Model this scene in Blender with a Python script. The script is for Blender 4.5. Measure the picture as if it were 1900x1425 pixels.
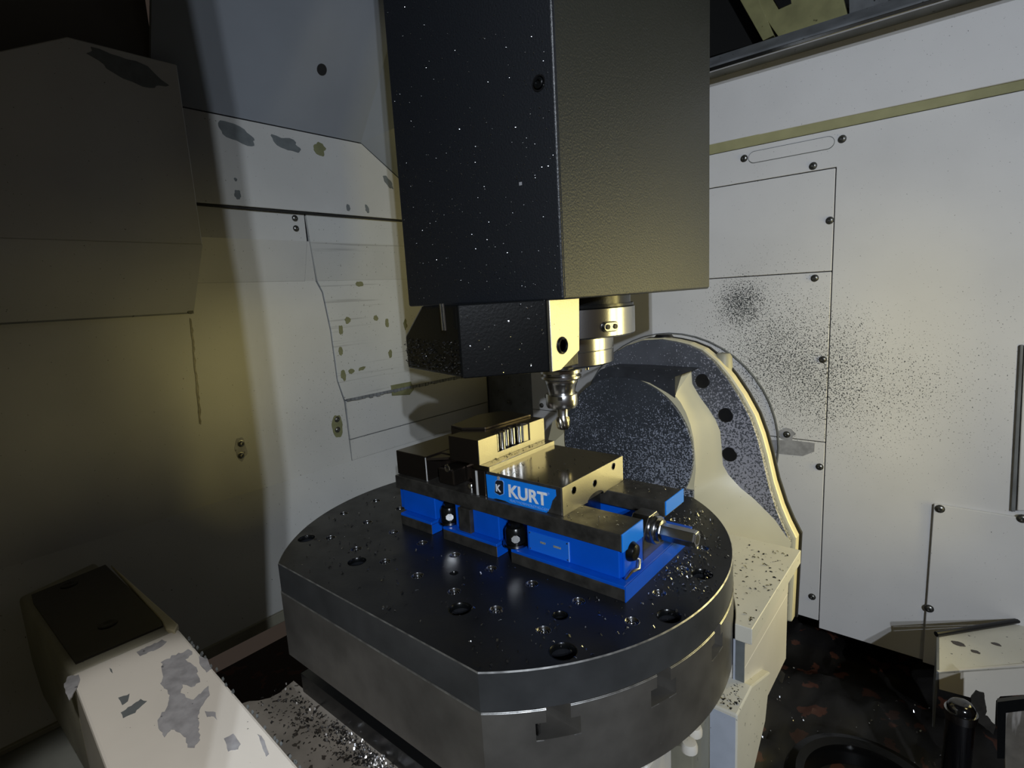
import bpy, bmesh, math, random
from mathutils import Vector, Matrix, noise
random.seed(7)
PI = math.pi
sc = bpy.context.scene
for o in list(bpy.data.objects): bpy.data.objects.remove(o)
COL = sc.collection

# ------------------------------------------------------------------ camera
# metres; x along the vise towards its screw, y across it (away), z up; origin = near top corner of the movable jaw
CAM = Vector((0.364, -0.509, 0.231))
F = 1013.07
RX = Vector((0.7674837653536202, 0.6386375678895493, -0.055773889937412835))
RY = Vector((0.06114687724408652, -0.15953194671457993, -0.9852972228626006))
RZ = Vector((-0.6381455392948587, 0.7527892233936255, -0.16148887212590313))
cd = bpy.data.cameras.new('camera'); cam = bpy.data.objects.new('camera', cd); COL.objects.link(cam)
cd.sensor_width = 36; cd.lens = 36*F/1900; cd.clip_start = .01; cd.clip_end = 50
cam.matrix_world = Matrix(((RX.x, -RY.x, -RZ.x, CAM.x), (RX.y, -RY.y, -RZ.y, CAM.y), (RX.z, -RY.z, -RZ.z, CAM.z), (0, 0, 0, 1)))
sc.camera = cam

def P(px, py, ax, val):
    """the point of the plane (axis ax = val) that a measured direction meets"""
    d = RX*(px-950)+RY*(py-712.5)+RZ*F
    return CAM + d*((val-CAM[ax])/d[ax])

# ------------------------------------------------------------------ light and exposure
w = bpy.data.worlds.new('world'); sc.world = w; w.use_nodes = True
w.node_tree.nodes['Background'].inputs[0].default_value = (.9, .68, .55, 1)
w.node_tree.nodes['Background'].inputs[1].default_value = .034
sc.view_settings.view_transform = 'Standard'; sc.view_settings.look = 'None'
sc.view_settings.exposure = 0; sc.view_settings.gamma = 1
sc.view_settings.use_curve_mapping = False

def area(name, loc, target, sx, sy, power, color, spread=180):
    l = bpy.data.lights.new(name, 'AREA'); l.shape = 'RECTANGLE'; l.size = sx; l.size_y = sy
    l.energy = power; l.color = color; l.spread = math.radians(spread)
    o = bpy.data.objects.new(name, l); COL.objects.link(o); o.location = loc
    o.rotation_euler = (Vector(target)-Vector(loc)).to_track_quat('-Z', 'Y').to_euler()
    return o
# white work lamps high in the doorway; the door post at their left cuts the beams on the left wall
area('work_lamp', (1.50, -1.388, .95), (-.2, .4, .1), .016, .03, 5.2, (.84, .91, 1.0), 90)
area('work_lamp', (1.50, -1.3355, .78), (-.2, .4, .1), .016, .03, 4.7, (.84, .91, 1.0), 90)
# yellowish lamp on the right-hand side of the enclosure
area('yellow_lamp', (.60, .46, .12), (-.3, .22, .05), .14, .20, .8, (1.0, .86, .38))
area('yellow_lamp', (.52, .64, .02), (-.3, .28, .0), .10, .55, 1.25, (1.0, .84, .30), 110)
# lamp over the door, turned down at the cream arm
sp = bpy.data.lights.new('front_lamp', 'SPOT'); sp.energy = 30; sp.color = (1, .97, .95); sp.spot_size = math.radians(26); sp.spot_blend = .25; sp.shadow_soft_size = .02
so = bpy.data.objects.new('front_lamp', sp); COL.objects.link(so); so.location = (.44, -.60, .70)
so.rotation_euler = (Vector((-.17, -.42, -.28))-Vector(so.location)).to_track_quat('-Z', 'Y').to_euler()

# ------------------------------------------------------------------ materials
def mat(name, color, rough=.5, metal=0, bump=0, bscale=200, var=0, vscale=6, specks=None, spec=.5, spots=None, rvar=0, coat=0, stripes=None):
    """procedural surface: base colour, broad tone variation, small dark specks, worn patches, fine relief"""
    m = bpy.data.materials.new(name); m.use_nodes = True; nt = m.node_tree; N = nt.nodes; L = nt.links
    b = N['Principled BSDF']
    b.inputs['Roughness'].default_value = rough; b.inputs['Metallic'].default_value = metal
    b.inputs['Specular IOR Level'].default_value = spec
    if coat: b.inputs['Coat Weight'].default_value = coat; b.inputs['Coat Roughness'].default_value = .15
    geo = N.new('ShaderNodeNewGeometry'); pos = geo.outputs['Position']
    rgb = N.new('ShaderNodeRGB'); rgb.outputs[0].default_value = (*color, 1); cur = rgb.outputs[0]
    def mix(a, c2, fac):
        x = N.new('ShaderNodeMix'); x.data_type = 'RGBA'
        L.new(fac, x.inputs[0]); L.new(a, x.inputs[6])
        if isinstance(c2, tuple): x.inputs[7].default_value = (*c2, 1)
        else: L.new(c2, x.inputs[7])
        return x.outputs[2]
    def noi(s, det=3, vec=None):
        n = N.new('ShaderNodeTexNoise'); n.inputs['Scale'].default_value = s; n.inputs['Detail'].default_value = det
        L.new(vec if vec else pos, n.inputs['Vector']); return n.outputs['Fac']
    def ramp(x, a, c, lo=0, hi=1):
        r = N.new('ShaderNodeMapRange'); r.inputs[1].default_value = a; r.inputs[2].default_value = c
        r.inputs[3].default_value = lo; r.inputs[4].default_value = hi; L.new(x, r.inputs[0]); return r.outputs[0]
    def mul(a, c):
        k = N.new('ShaderNodeMath'); k.operation = 'MULTIPLY'
        for i, v in enumerate((a, c)):
            if isinstance(v, float): k.inputs[i].default_value = v
            else: L.new(v, k.inputs[i])
        return k.outputs[0]
    if var:
        cur = mix(cur, tuple(c*(1-var) for c in color), ramp(noi(vscale, 4), .35, .68))
    if stripes:   # rubbed streaks along y: (colour, threshold, strength)
        mp = N.new('ShaderNodeMapping'); mp.inputs['Scale'].default_value = stripes[3]; L.new(pos, mp.inputs['Vector'])
        cur = mix(cur, stripes[0], mul(ramp(noi(1, 4, mp.outputs[0]), stripes[1], stripes[1]+.06), stripes[2]))
    if specks:    # (colour, scale, threshold, [(centre, radius, extra density)])
        f = noi(specks[1], 2); thr = specks[2]
        dens = None
        for (c, r, amt) in specks[3]:
            vm = N.new('ShaderNodeVectorMath'); vm.operation = 'DISTANCE'; L.new(pos, vm.inputs[0]); vm.inputs[1].default_value = c
            d = mul(ramp(vm.outputs['Value'], r*.15, r, 1, 0), float(amt))
            if dens is None: dens = d
            else:
                a = N.new('ShaderNodeMath'); a.operation = 'ADD'; L.new(dens, a.inputs[0]); L.new(d, a.inputs[1]); dens = a.outputs[0]
        if dens is not None:
            a = N.new('ShaderNodeMath'); a.operation = 'ADD'; L.new(f, a.inputs[0]); L.new(dens, a.inputs[1]); f = a.outputs[0]
        cur = mix(cur, specks[0], ramp(f, thr, thr+.03))
    if spots:     # worn patches (colour, scale, threshold)
        cur = mix(cur, spots[0], ramp(noi(spots[1], 5), spots[2], spots[2]+.015))
    L.new(cur, b.inputs['Base Color'])
    if rvar: L.new(ramp(noi(bscale*.1, 3), .3, .7, max(.02, rough-rvar), rough+rvar), b.inputs['Roughness'])
    if bump:
        bp = N.new('ShaderNodeBump'); bp.inputs['Strength'].default_value = bump; bp.inputs['Distance'].default_value = .001
        L.new(noi(bscale, 3), bp.inputs['Height']); L.new(bp.outputs[0], b.inputs['Normal'])
    return m
DK = (.05, .055, .06)
wallspots = [((.02, .74, .10), .24, .17), ((-.03, .74, .19), .07, .17), ((.14, .74, -.02), .22, .11), ((.32, .74, .03), .24, .085)]
M = dict(
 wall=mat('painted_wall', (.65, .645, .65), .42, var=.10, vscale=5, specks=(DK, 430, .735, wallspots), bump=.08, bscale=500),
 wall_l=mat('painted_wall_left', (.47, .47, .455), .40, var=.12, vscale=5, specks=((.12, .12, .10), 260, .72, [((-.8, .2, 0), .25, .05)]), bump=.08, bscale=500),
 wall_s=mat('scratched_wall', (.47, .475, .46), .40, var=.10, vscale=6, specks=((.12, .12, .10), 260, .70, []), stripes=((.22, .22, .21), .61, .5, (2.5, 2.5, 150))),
 soffit=mat('glossy_soffit', (.23, .25, .28), .16, var=.15, vscale=3, specks=((.5, .5, .5), 300, .80, [])),
 dark_paint=mat('dark_recess', (.09, .085, .075), .6),
 black=mat('void_black', (.008, .008, .008), .7),
 rail=mat('grey_rail', (.17, .18, .19), .45, var=.4, vscale=20, specks=((.02, .02, .02), 120, .70, [])),
 bead=mat('yellowish_bead', (.42, .42, .25), .5, var=.2, vscale=20),
 screw=mat('zinc_screw', (.20, .20, .19), .35, metal=.9, var=.5, vscale=400),
 patch=mat('bare_patch', (.13, .145, .15), .5, var=.2, vscale=60),
 patch_o=mat('olive_patch', (.17, .175, .09), .5, var=.2, vscale=60),
 patch_l=mat('grey_patch', (.33, .33, .345), .5, var=.3, vscale=90, specks=((.10, .10, .11), 110, .69, [])),
 head=mat('black_textured_paint', (.011, .013, .017), .42, bump=.55, bscale=420, specks=((.16, .17, .18), 420, .80, []), spec=.6),
 headside_lit=mat('black_textured_lit_side', (.018, .02, .017), .50, bump=.9, bscale=420, specks=((.12, .12, .12), 420, .84, []), spec=1.0),  # lit copy of the head's black paint, lighter and with more sheen
 oily=mat('oily_black', (.004, .0045, .005), .24, bump=.12, bscale=320, spec=.35),
 steel=mat('machined_steel', (.50, .50, .50), .22, metal=1, bump=.05, bscale=600),
 brushed=mat('ground_steel', (.55, .53, .47), .42, metal=1, bump=.12, bscale=500, specks=((.10, .10, .09), 260, .735, [])),
 bright=mat('edge_glint', (.75, .75, .74), .3, metal=.3),  # near-white colour standing for the highlight on steel edges
 tool=mat('polished_tool_steel', (.58, .58, .59), .22, metal=1),
 nut=mat('dark_tool_steel', (.30, .30, .31), .22, metal=1, var=.4, vscale=60),
 jawdark=mat('oiled_jaw_steel', (.075, .062, .052), .24, metal=.9, bump=.05, bscale=300),
 jawtop=mat('polished_jaw_top', (.36, .34, .31), .16, metal=1, bump=.05, bscale=90, rvar=.06),
 bed=mat('worn_vise_bed', (.095, .09, .08), .38, metal=.6, var=.5, vscale=70, rvar=.1, bscale=400, bump=.1),
 blue=mat('blue_enamel', (.0, .085, .56), .38, var=.12, vscale=30, specks=((.01, .02, .12), 250, .77, [])),
 sticker=mat('blue_label', (.005, .21, .80), .4, specks=((.02, .05, .2), 260, .76, [])),
 plate_b=mat('blue_name_plate', (.01, .14, .66), .3),
 white=mat('label_white', (.85, .88, .92), .5, var=.15, vscale=200),
 pale=mat('label_pale_blue', (.16, .38, .80), .5),
 emblem=mat('emblem_black', (.012, .014, .02), .4),
 table=mat('black_oxide_plate', (.013, .014, .017), .36, bump=.08, bscale=300, var=.3, vscale=12, rvar=.08, specks=((.09, .095, .1), 300, .80, []), spec=.32),
 tableside=mat('black_oxide_side', (.12, .125, .13), .36, metal=.65, var=.25, vscale=25, bump=.06, bscale=400),
 edge=mat('bare_edge', (.55, .55, .54), .35, metal=.8, var=.6, vscale=90),
 pallet=mat('cast_table_side', (.30, .285, .26), .38, metal=.75, var=.35, vscale=18, bump=.06, bscale=400, specks=((.3, .3, .28), 180, .74, [])),
 insert=mat('threaded_insert', (.42, .43, .45), .26, metal=1, var=.5, vscale=300),
 cream=mat('cream_enamel', (.58, .53, .36), .40, var=.10, vscale=10, specks=(DK, 240, .76, []), bump=.05, bscale=200),
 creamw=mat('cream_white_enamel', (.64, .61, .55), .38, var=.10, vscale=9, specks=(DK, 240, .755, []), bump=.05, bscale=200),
 creamd=mat('chipped_cream', (.62, .60, .52), .42, var=.12, vscale=10, specks=(DK, 170, .70, []), spots=((.10, .10, .09), 55, .70)),
 bluegrey=mat('blue_grey_casting', (.42, .46, .54), .42, var=.15, vscale=30, specks=(DK, 220, .74, [])),
 disc=mat('speckled_disc', (.040, .045, .054), .42, var=.3, vscale=12, specks=((.26, .28, .34), 430, .60, [((-.02, .4, -.12), .16, .10), ((-.12, .4, .07), .12, -.10)])),
 flange=mat('speckled_flange', (.085, .09, .105), .45, var=.3, vscale=20, specks=((.30, .30, .34), 330, .60, [((.06, .44, -.10), .18, .18), ((-.1, .44, .12), .10, -.09)])),
 plug=mat('black_slot_shade', (.006, .006, .007), .4),
 chip=mat('metal_chip', (.55, .56, .58), .28, metal=1),
 chipd=mat('dark_metal_chip', (.05, .05, .05), .35, metal=.7),
 rust=mat('rusty_sump', (.006, .005, .0045), .55, var=.3, vscale=8, spots=((.060, .020, .011), 22, .585), specks=((.30, .28, .27), 160, .765, [((.2, .5, -.6), .2, .03)]), bump=.6, bscale=60),
 sump=mat('black_sump_wall', (.010, .010, .010), .35, bump=.5, bscale=40, specks=((.2, .2, .2), 160, .79, [])),
 hose=mat('oily_hose', (.004, .004, .005), .13, bump=.3, bscale=90, coat=.4),
 yellowp=mat('yellow_primer', (.27, .26, .12), .5, var=.3, vscale=25, specks=((.08, .07, .03), 90, .70, [])),
 armtop=mat('black_oily_pad', (.018, .016, .013), .25, bump=.15, bscale=90),
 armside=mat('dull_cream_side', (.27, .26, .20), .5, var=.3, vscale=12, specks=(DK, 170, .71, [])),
)

# ------------------------------------------------------------------ mesh helpers
class MB:
    def __init__(s): s.v = []; s.f = []
    def add(s, vs, fs):
        n = len(s.v); s.v += [tuple(v) for v in vs]; s.f += [tuple(i+n for i in f) for f in fs]; return s
    def box(s, x0, x1, y0, y1, z0, z1):
        return s.add([(x, y, z) for x in (x0, x1) for y in (y0, y1) for z in (z0, z1)],
                     [(0, 1, 3, 2), (4, 6, 7, 5), (0, 4, 5, 1), (2, 3, 7, 6), (0, 2, 6, 4), (1, 5, 7, 3)])
    def prism(s, pts, ax, a, b):
        """polygon (2-D, the two axes other than ax in order) extruded along ax from a to b"""
        def up(p, c): q = list(p); q.insert(ax, c); return q
        n = len(pts)
        return s.add([up(p, a) for p in pts]+[up(p, b) for p in pts],
                     [tuple(range(n)), tuple(range(2*n-1, n-1, -1))]+[(i, (i+1) % n, n+(i+1) % n, n+i) for i in range(n)])
    def loft(s, A, B, cap=True):
        n = len(A)
        fs = [(i, (i+1) % n, n+(i+1) % n, n+i) for i in range(n)]
        if cap: fs += [tuple(range(n)), tuple(range(2*n-1, n-1, -1))]
        return s.add(list(A)+list(B), fs)
    def lathe(s, prof, c, ax=2, n=32, cap=True):
        """profile [(radius, height)] round the axis through c"""
        vs = []
        for r, h in prof:
            for k in range(n):
                a = 2*PI*k/n; u, v = r*math.cos(a), r*math.sin(a)
                q = [u, v]; q.insert(ax, h); vs.append((c[0]+q[0], c[1]+q[1], c[2]+q[2]))
        fs = [(j*n+k, j*n+(k+1) % n, (j+1)*n+(k+1) % n, (j+1)*n+k) for j in range(len(prof)-1) for k in range(n)]
        if cap and prof[0][0] > 0: fs.append(tuple(range(n)))
        if cap and prof[-1][0] > 0: fs.append(tuple(range(len(prof)*n-1, (len(prof)-1)*n-1, -1)))
        return s.add(vs, fs)
    def tube(s, path, r, n=12):
        path = [Vector(p) for p in path]; vs = []
        for i, p in enumerate(path):
            t = (path[min(i+1, len(path)-1)]-path[max(i-1, 0)]).normalized()
            u = t.orthogonal().normalized() if i == 0 else (u-t*u.dot(t)).normalized(); v = t.cross(u)
            rr = r[i] if isinstance(r, (list, tuple)) else r
            for k in range(n): a = 2*PI*k/n; vs.append(p+u*math.cos(a)*rr+v*math.sin(a)*rr)
        m = len(path)
        fs = [(j*n+k, j*n+(k+1) % n, (j+1)*n+(k+1) % n, (j+1)*n+k) for j in range(m-1) for k in range(n)]
        return s.add(vs, fs+[tuple(range(n)), tuple(range(m*n-1, (m-1)*n-1, -1))])
    def build(s, name, m, parent=None, bev=0, smooth=False, kind=None, label=None, seg=2):
        me = bpy.data.meshes.new(name); me.from_pydata(s.v, [], s.f)
        bm = bmesh.new(); bm.from_mesh(me)
        bmesh.ops.remove_doubles(bm, verts=bm.verts, dist=1e-6)
        bmesh.ops.recalc_face_normals(bm, faces=bm.faces)
        if bev:
            es = [e for e in bm.edges if len(e.link_faces) == 2 and e.calc_face_angle(0) > .5]
            bmesh.ops.bevel(bm, geom=es, offset=bev, segments=seg, affect='EDGES', profile=.5)
        bm.to_mesh(me); bm.free()
        if smooth:
            for p in me.polygons: p.use_smooth = True
            me.set_sharp_from_angle(angle=math.radians(35))
        me.materials.append(m)
        o = bpy.data.objects.new(name, me); COL.objects.link(o)
        if parent:
            o.parent = parent
            if parent.parent is None and parent.type == 'EMPTY': o.matrix_parent_inverse = Matrix.Translation(-Vector(parent.location))
            else: o.matrix_parent_inverse = parent_inv(parent)
        if kind: o['kind'] = kind
        if label: o['label'] = label
        return o
def world_of(o):
    m = o.matrix_basis.copy() if o.parent is None else world_of(o.parent) @ o.matrix_parent_inverse @ o.matrix_basis
    return m
def parent_inv(p): return world_of(p).inverted()
def thing(name, label, cat, loc=(0, 0, 0), group=None):
    o = bpy.data.objects.new(name, None); COL.objects.link(o); o.location = loc; o.empty_display_size = .02
    o['label'] = label; o['category'] = cat
    if group: o['group'] = group
    return o
def tag(o, label, cat, group=None):
    o['label'] = label; o['category'] = cat
    if group: o['group'] = group
    return o
def p2(ax, *q):
    """plane coordinates (without axis ax) of points"""
    return [tuple(c for i, c in enumerate(p) if i != ax) for p in q]
def pp(ax, val, *pix): return p2(ax, *[P(x, y, ax, val) for x, y in pix])
def blob(c, rx, ry, seed, rot=0, n=26, rough=.28):
    r = random.Random(seed); out = []
    for k in range(n):
        a = 2*PI*k/n
        f = 1+rough*(noise.noise(Vector((math.cos(a)*1.7+seed*3.1, math.sin(a)*1.7, seed)))*1.2+(r.random()-.5)*.25)
        u, v = rx*f*math.cos(a), ry*f*math.sin(a)
        out.append((c[0]+u*math.cos(rot)-v*math.sin(rot), c[1]+u*math.sin(rot)+v*math.cos(rot)))
    return out
def circle(c, r, n=24, a0=0): return [(c[0]+r*math.cos(a0+2*PI*k/n), c[1]+r*math.sin(a0+2*PI*k/n)) for k in range(n)]
def lerp(a, b, t): return a+(b-a)*t

def button_screw(c, ax, sgn, parent, r=.006):
    """round-headed screw whose axis is ax, head facing sgn"""
    prof = [(r*1.25, 0), (r*1.25, .0012), (r, .0014), (r*.92, .0032), (r*.6, .0045), (r*.45, .0047), (r*.42, .0025), (0, .0025)]
    return MB().lathe([(a, sgn*h) for a, h in prof], c, ax, 14).build('screw', M['screw'], parent, smooth=True)

# ================================================================== SETTING
# ---- right wall (faces -y) -------------------------------------------------
YW = .74; T = .004
base = MB().box(-.80, .60, YW+T+.003, YW+T+.03, -.50, .665).build('wall_right', M['rail']); base['kind'] = 'structure'
def panel(pix, name='panel', m='wall', y=YW, t=T, parent=base, bev=.0008):
    return MB().prism(pp(1, y, *pix), 1, y, y+t).build(name, M[m], parent, bev=bev, seg=1)
g = 1.0
ptop = lambda x: 268-(x-1316)*.2088     # bead line
panel([(1040, 190), (1316, 139), (1730, -4), (2000, -92), (2000, 125), (1316, 269), (1040, 323)], y=YW-.018, t=.022)
# yellowish bead under the top band, sloping back to the wall
b = MB()
A = [P(1040, 323, 1, YW-.018), P(1316, 269, 1, YW-.018), P(2000, 125, 1, YW-.018)]
z1 = A[1].z; z2 = z1-.016
b.add([(-.5, YW-.018, z1), (.6, YW-.018, z1), (.6, YW-.001, z2), (-.5, YW-.001, z2), (-.5, YW+T, z1), (.6, YW+T, z1), (.6, YW+T, z2), (-.5, YW+T, z2)],
      [(0, 1, 2, 3), (4, 7, 6, 5), (0, 4, 5, 1), (3, 2, 6, 7), (0, 3, 7, 4), (1, 5, 6, 2)])
b.build('bead', M['bead'], base)
zt = z2-.001
xs = .1485      # seam
def rect(x0, x1, za, zb_, y=YW, t=T, m='wall', name='panel', bev=.0008):
    return MB().box(x0, x1, y, y+t, za, zb_).build(name, M[m], base, bev=bev, seg=1)
# strip above the small cover, with the slot in it, joined to the tall panel on the right (one L-shaped sheet)
MB().prism([(-.62, zt), (.60, zt), (.60, -.529), (xs, -.529), (xs, .437), (-.62, .437)], 1, YW, YW+T).build('panel', M['wall'], base, bev=.0008, seg=1)
rect(-.62, xs-.0018, .242, .4352)
rect(-.62, xs-.0018, -.107, .2402)
rect(-.62, xs-.0018, -.512, -.1088)
# lower right raised cover
q = pp(1, YW-.006, (1733, 935), (2010, 984), (2010, 1330), (1705, 1218))
x0 = q[0][0]; z0 = q[0][1]
MB().box(x0, .60, YW-.007, YW-.001, -.53, z0).build('panel', M['wall'], base, bev=.001, seg=1)
# oblong slot cover: groove ring
sl0 = P(1393, 293, 1, YW); sl1 = P(1541, 264, 1, YW); r_ = .012
pts = []
cx0, cx1, cz = sl0.x+r_*.6, sl1.x-r_*.4, (sl0.z+sl1.z)/2
for k in range(13): a = PI/2+PI*k/12; pts.append((cx0+r_*math.cos(a), cz+r_*math.sin(a)))
for k in range(13): a = -PI/2+PI*k/12; pts.append((cx1+r_*math.cos(a), cz+r_*math.sin(a)))
MB().prism(pts, 1, YW-.0005, YW).build('slot_gap', M['patch'], base)
cxm = (cx0+cx1)/2
MB().prism([(cxm+(x-cxm)*.988, cz+(z-cz)*.90) for x, z in pts], 1, YW-.0015, YW).build('slot_cover', M['wall'], base)
for q in ((1381, 294), (1563, 258), (1509, 308), (1540, 409), (1512, 516), (1527, 667), (1521, 866), (1507, 1107), (1460, 806), (1005, 752), (944, 746)):
    button_screw(P(*q, 1, YW), 1, -1, base, .0058)
for q in ((1744, 944), (1724, 1129), (1897, 962)): button_screw(P(*q, 1, YW-.007), 1, -1, base, .0062)
# grimy rings round two screws, scraped patch by the seam
MB().prism(blob(pp(1, YW, (1460, 806))[0], .016, .014, 3), 1, YW-.0006, YW).build('stain', M['patch_l'], base)
MB().prism(pp(1, YW, (1410, 812), (1425, 816), (1470, 817), (1512, 822), (1511, 838), (1490, 846), (1448, 842), (1428, 838), (1425, 853), (1418, 856), (1410, 838)), 1, YW-.0008, YW).build('bare_patch', M['patch_l'], base)
# cabinet edge at the right, with its rubber seal
MB().prism(p2(1, P(1893, 640, 1, YW-.006), P(1899, 640, 1, YW-.006), P(1884, 950, 1, YW-.006), P(1876, 948, 1, YW-.006)), 1, YW-.006, YW-.001).build('edge_strip', M['rail'], base, bev=.001)
MB().prism(p2(1, P(1901, 640, 1, YW-.008), P(1990, 640, 1, YW-.008), P(1990, 950, 1, YW-.008), P(1887, 948, 1, YW-.008)), 1, YW-.008, YW-.001).build('door_edge', M['wall'], base, bev=.002)
# round cover rim on the wall behind the trunnion
rc = (-.19, -.13)
ring = MB(); n = 48; R0, R1 = .2475, .250
o1 = circle(rc, R1, n); i1 = circle(rc, R0, n)
vs = [(x, YW-.004, z) for x, z in o1]+[(x, YW-.004, z) for x, z in i1]+[(x, YW, z) for x, z in o1]+[(x, YW, z) for x, z in i1]
fs = []
for k in range(n):
    j = (k+1) % n; fs += [(k, j, n+j, n+k), (k, 2*n+k, 2*n+j, j), (n+k, n+j, 3*n+j, 3*n+k)]
ring.add(vs, fs).build('round_rim', M['rail'], base)

# ---- rail over the right wall and the dark opening above it ---------------
tr = MB()
za = P(1316, 137, 1, .70).z; 
tr.prism([(.665, za-.004), (.665, za+.002), (.70, za+.030), (.76, za+.034), (.76, za-.004)], 0, -.8, .9)
tr = tr.build('trim_1', M['rail'], bev=.0012, seg=1); tr['kind'] = 'structure'
MB().box(-.8, .9, .660, .668, za-.010, za-.003).build('lip', M['steel'], tr, bev=.001, seg=1)

# ---- left wall (faces +x), made of folded sheets --------------------------
XW = -.80
lw = MB().box(XW-.03, XW-.0045, -1.1, .77, -.16, .64).build('wall_left', M['rail']); lw['kind'] = 'structure'
def lprof(pts, y0, y1, m='wall_l', name='panel', bev=.0008):
    """folded sheet: an x-z line given thickness, run along y"""
    back = [(x-.004, z) for x, z in reversed(pts)]
    return MB().prism(pts+back, 1, y0, y1).build(name, M[m], lw, bev=bev, seg=1)
# lower sheet left of the seam, with its inward fold higher up
yb = -.085
seam = [P(q[0], q[1], 0, XW) for q in ((566, 398), (571, 440), (573, 470), (584, 492), (603, 522), (612, 560), (618, 640), (640, 850))]
ysA = .165; ysB = .215
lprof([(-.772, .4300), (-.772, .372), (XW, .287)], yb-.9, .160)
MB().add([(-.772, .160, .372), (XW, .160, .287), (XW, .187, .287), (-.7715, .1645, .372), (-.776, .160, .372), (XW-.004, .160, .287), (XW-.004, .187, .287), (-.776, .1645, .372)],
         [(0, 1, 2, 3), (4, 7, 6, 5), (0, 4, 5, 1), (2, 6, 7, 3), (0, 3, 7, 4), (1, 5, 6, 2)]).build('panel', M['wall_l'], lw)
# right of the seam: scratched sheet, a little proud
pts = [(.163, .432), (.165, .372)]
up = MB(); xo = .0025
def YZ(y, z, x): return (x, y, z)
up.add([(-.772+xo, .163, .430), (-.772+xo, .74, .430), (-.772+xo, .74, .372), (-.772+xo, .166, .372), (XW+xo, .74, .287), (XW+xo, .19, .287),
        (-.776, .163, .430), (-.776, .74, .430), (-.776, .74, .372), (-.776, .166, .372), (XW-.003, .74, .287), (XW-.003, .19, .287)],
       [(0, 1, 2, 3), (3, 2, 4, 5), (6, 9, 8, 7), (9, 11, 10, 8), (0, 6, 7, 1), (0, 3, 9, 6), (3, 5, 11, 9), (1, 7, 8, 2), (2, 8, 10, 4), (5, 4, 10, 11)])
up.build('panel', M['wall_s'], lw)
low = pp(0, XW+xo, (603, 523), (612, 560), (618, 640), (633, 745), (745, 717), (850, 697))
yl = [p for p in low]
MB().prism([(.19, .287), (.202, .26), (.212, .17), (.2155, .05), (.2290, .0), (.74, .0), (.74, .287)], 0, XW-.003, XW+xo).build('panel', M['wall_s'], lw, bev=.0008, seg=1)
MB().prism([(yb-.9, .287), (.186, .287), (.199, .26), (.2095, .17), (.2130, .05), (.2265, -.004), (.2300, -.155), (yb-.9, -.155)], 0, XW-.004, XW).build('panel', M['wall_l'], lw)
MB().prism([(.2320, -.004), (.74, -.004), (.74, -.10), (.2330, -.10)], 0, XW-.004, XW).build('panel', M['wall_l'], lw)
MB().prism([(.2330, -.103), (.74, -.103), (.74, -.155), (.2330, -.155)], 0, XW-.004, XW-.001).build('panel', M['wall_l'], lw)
lb = MB()     # dark foam lip along the sheet's bottom
for k in range(46):
    y = .232+k*.011; lb.box(XW+xo, XW+xo+.003+.002*random.random(), y, y+.0095, -.004-.004*random.random(), .0015)
lb.build('foam_lip', M['rail'], lw, kind='stuff')
# upper light band with the chamfered end
XU = -.757
ub = pp(0, XU, (345, 202), (670, 268), (745, 341), (752, 412), (375, 381))
ub = [(yb-.02, .5985), (.318, .5985), (.436, .524), (.60, .43), (.60, .4335), (yb-.02, .4335)]
ub = [(yb-.02, .5985), (.318, .5985), (.60, .42), (.60, .4335), (yb-.02, .4335)]
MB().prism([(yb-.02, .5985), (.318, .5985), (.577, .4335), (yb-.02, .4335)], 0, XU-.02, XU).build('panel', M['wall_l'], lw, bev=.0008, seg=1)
MB().box(-.80, XU-.004, yb, .74, .4295, .4325).build('shadow_gap', M['black'], lw)
# glossy soffit that runs from behind the light band up to the roof
s0 = Vector((XU-.004, 0, .602)); s1 = Vector((-.40, 0, 1.30))
sf = MB()
sf.add([(s0.x, yb-.03, s0.z), (s0.x, .320, s0.z), (s1.x, .42, s1.z), (s1.x, yb-.03, s1.z),
        (s0.x-.01, yb-.03, s0.z), (s0.x-.01, .320, s0.z), (s1.x-.01, .42, s1.z), (s1.x-.01, yb-.03, s1.z)],
       [(0, 1, 2, 3), (4, 7, 6, 5), (0, 4, 5, 1), (1, 5, 6, 2), (2, 6, 7, 3), (3, 7, 4, 0)])
sf.build('soffit', M['soffit'], lw)
sf = MB()
sf.add([(s0.x, .320, s0.z), (s0.x, .62, .415), (s1.x, .90, .9), (s1.x, .42, s1.z), (s0.x-.01, .320, s0.z), (s0.x-.01, .62, .415), (s1.x-.01, .90, .9), (s1.x-.01, .42, s1.z)],
       [(0, 1, 2, 3), (4, 7, 6, 5), (0, 4, 5, 1), (1, 5, 6, 2), (2, 6, 7, 3), (3, 7, 4, 0)])
sf.build('soffit', M['soffit'], lw)
def on_soffit(px, py):
    n = Vector((1.302-.602, 0, -(-.40-s0.x))).normalized(); n = Vector((s1.z-s0.z, 0, -(s1.x-s0.x))).normalized()
    d = RX*(px-950)+RY*(py-712.5)+RZ*F; t = (s0-CAM).dot(n)/d.dot(n); return CAM+d*t, n
c, nn = on_soffit(597, 129); u = Vector((0, 1, 0)); v = nn.cross(u)
MB().loft([c+nn*.001+u*.011*math.cos(a)+v*.011*math.sin(a) for a in [2*PI*k/20 for k in range(20)]],
          [c-nn*.001+u*.011*math.cos(a)+v*.011*math.sin(a) for a in [2*PI*k/20 for k in range(20)]]).build('drain_hole', M['black'], lw)
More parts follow.
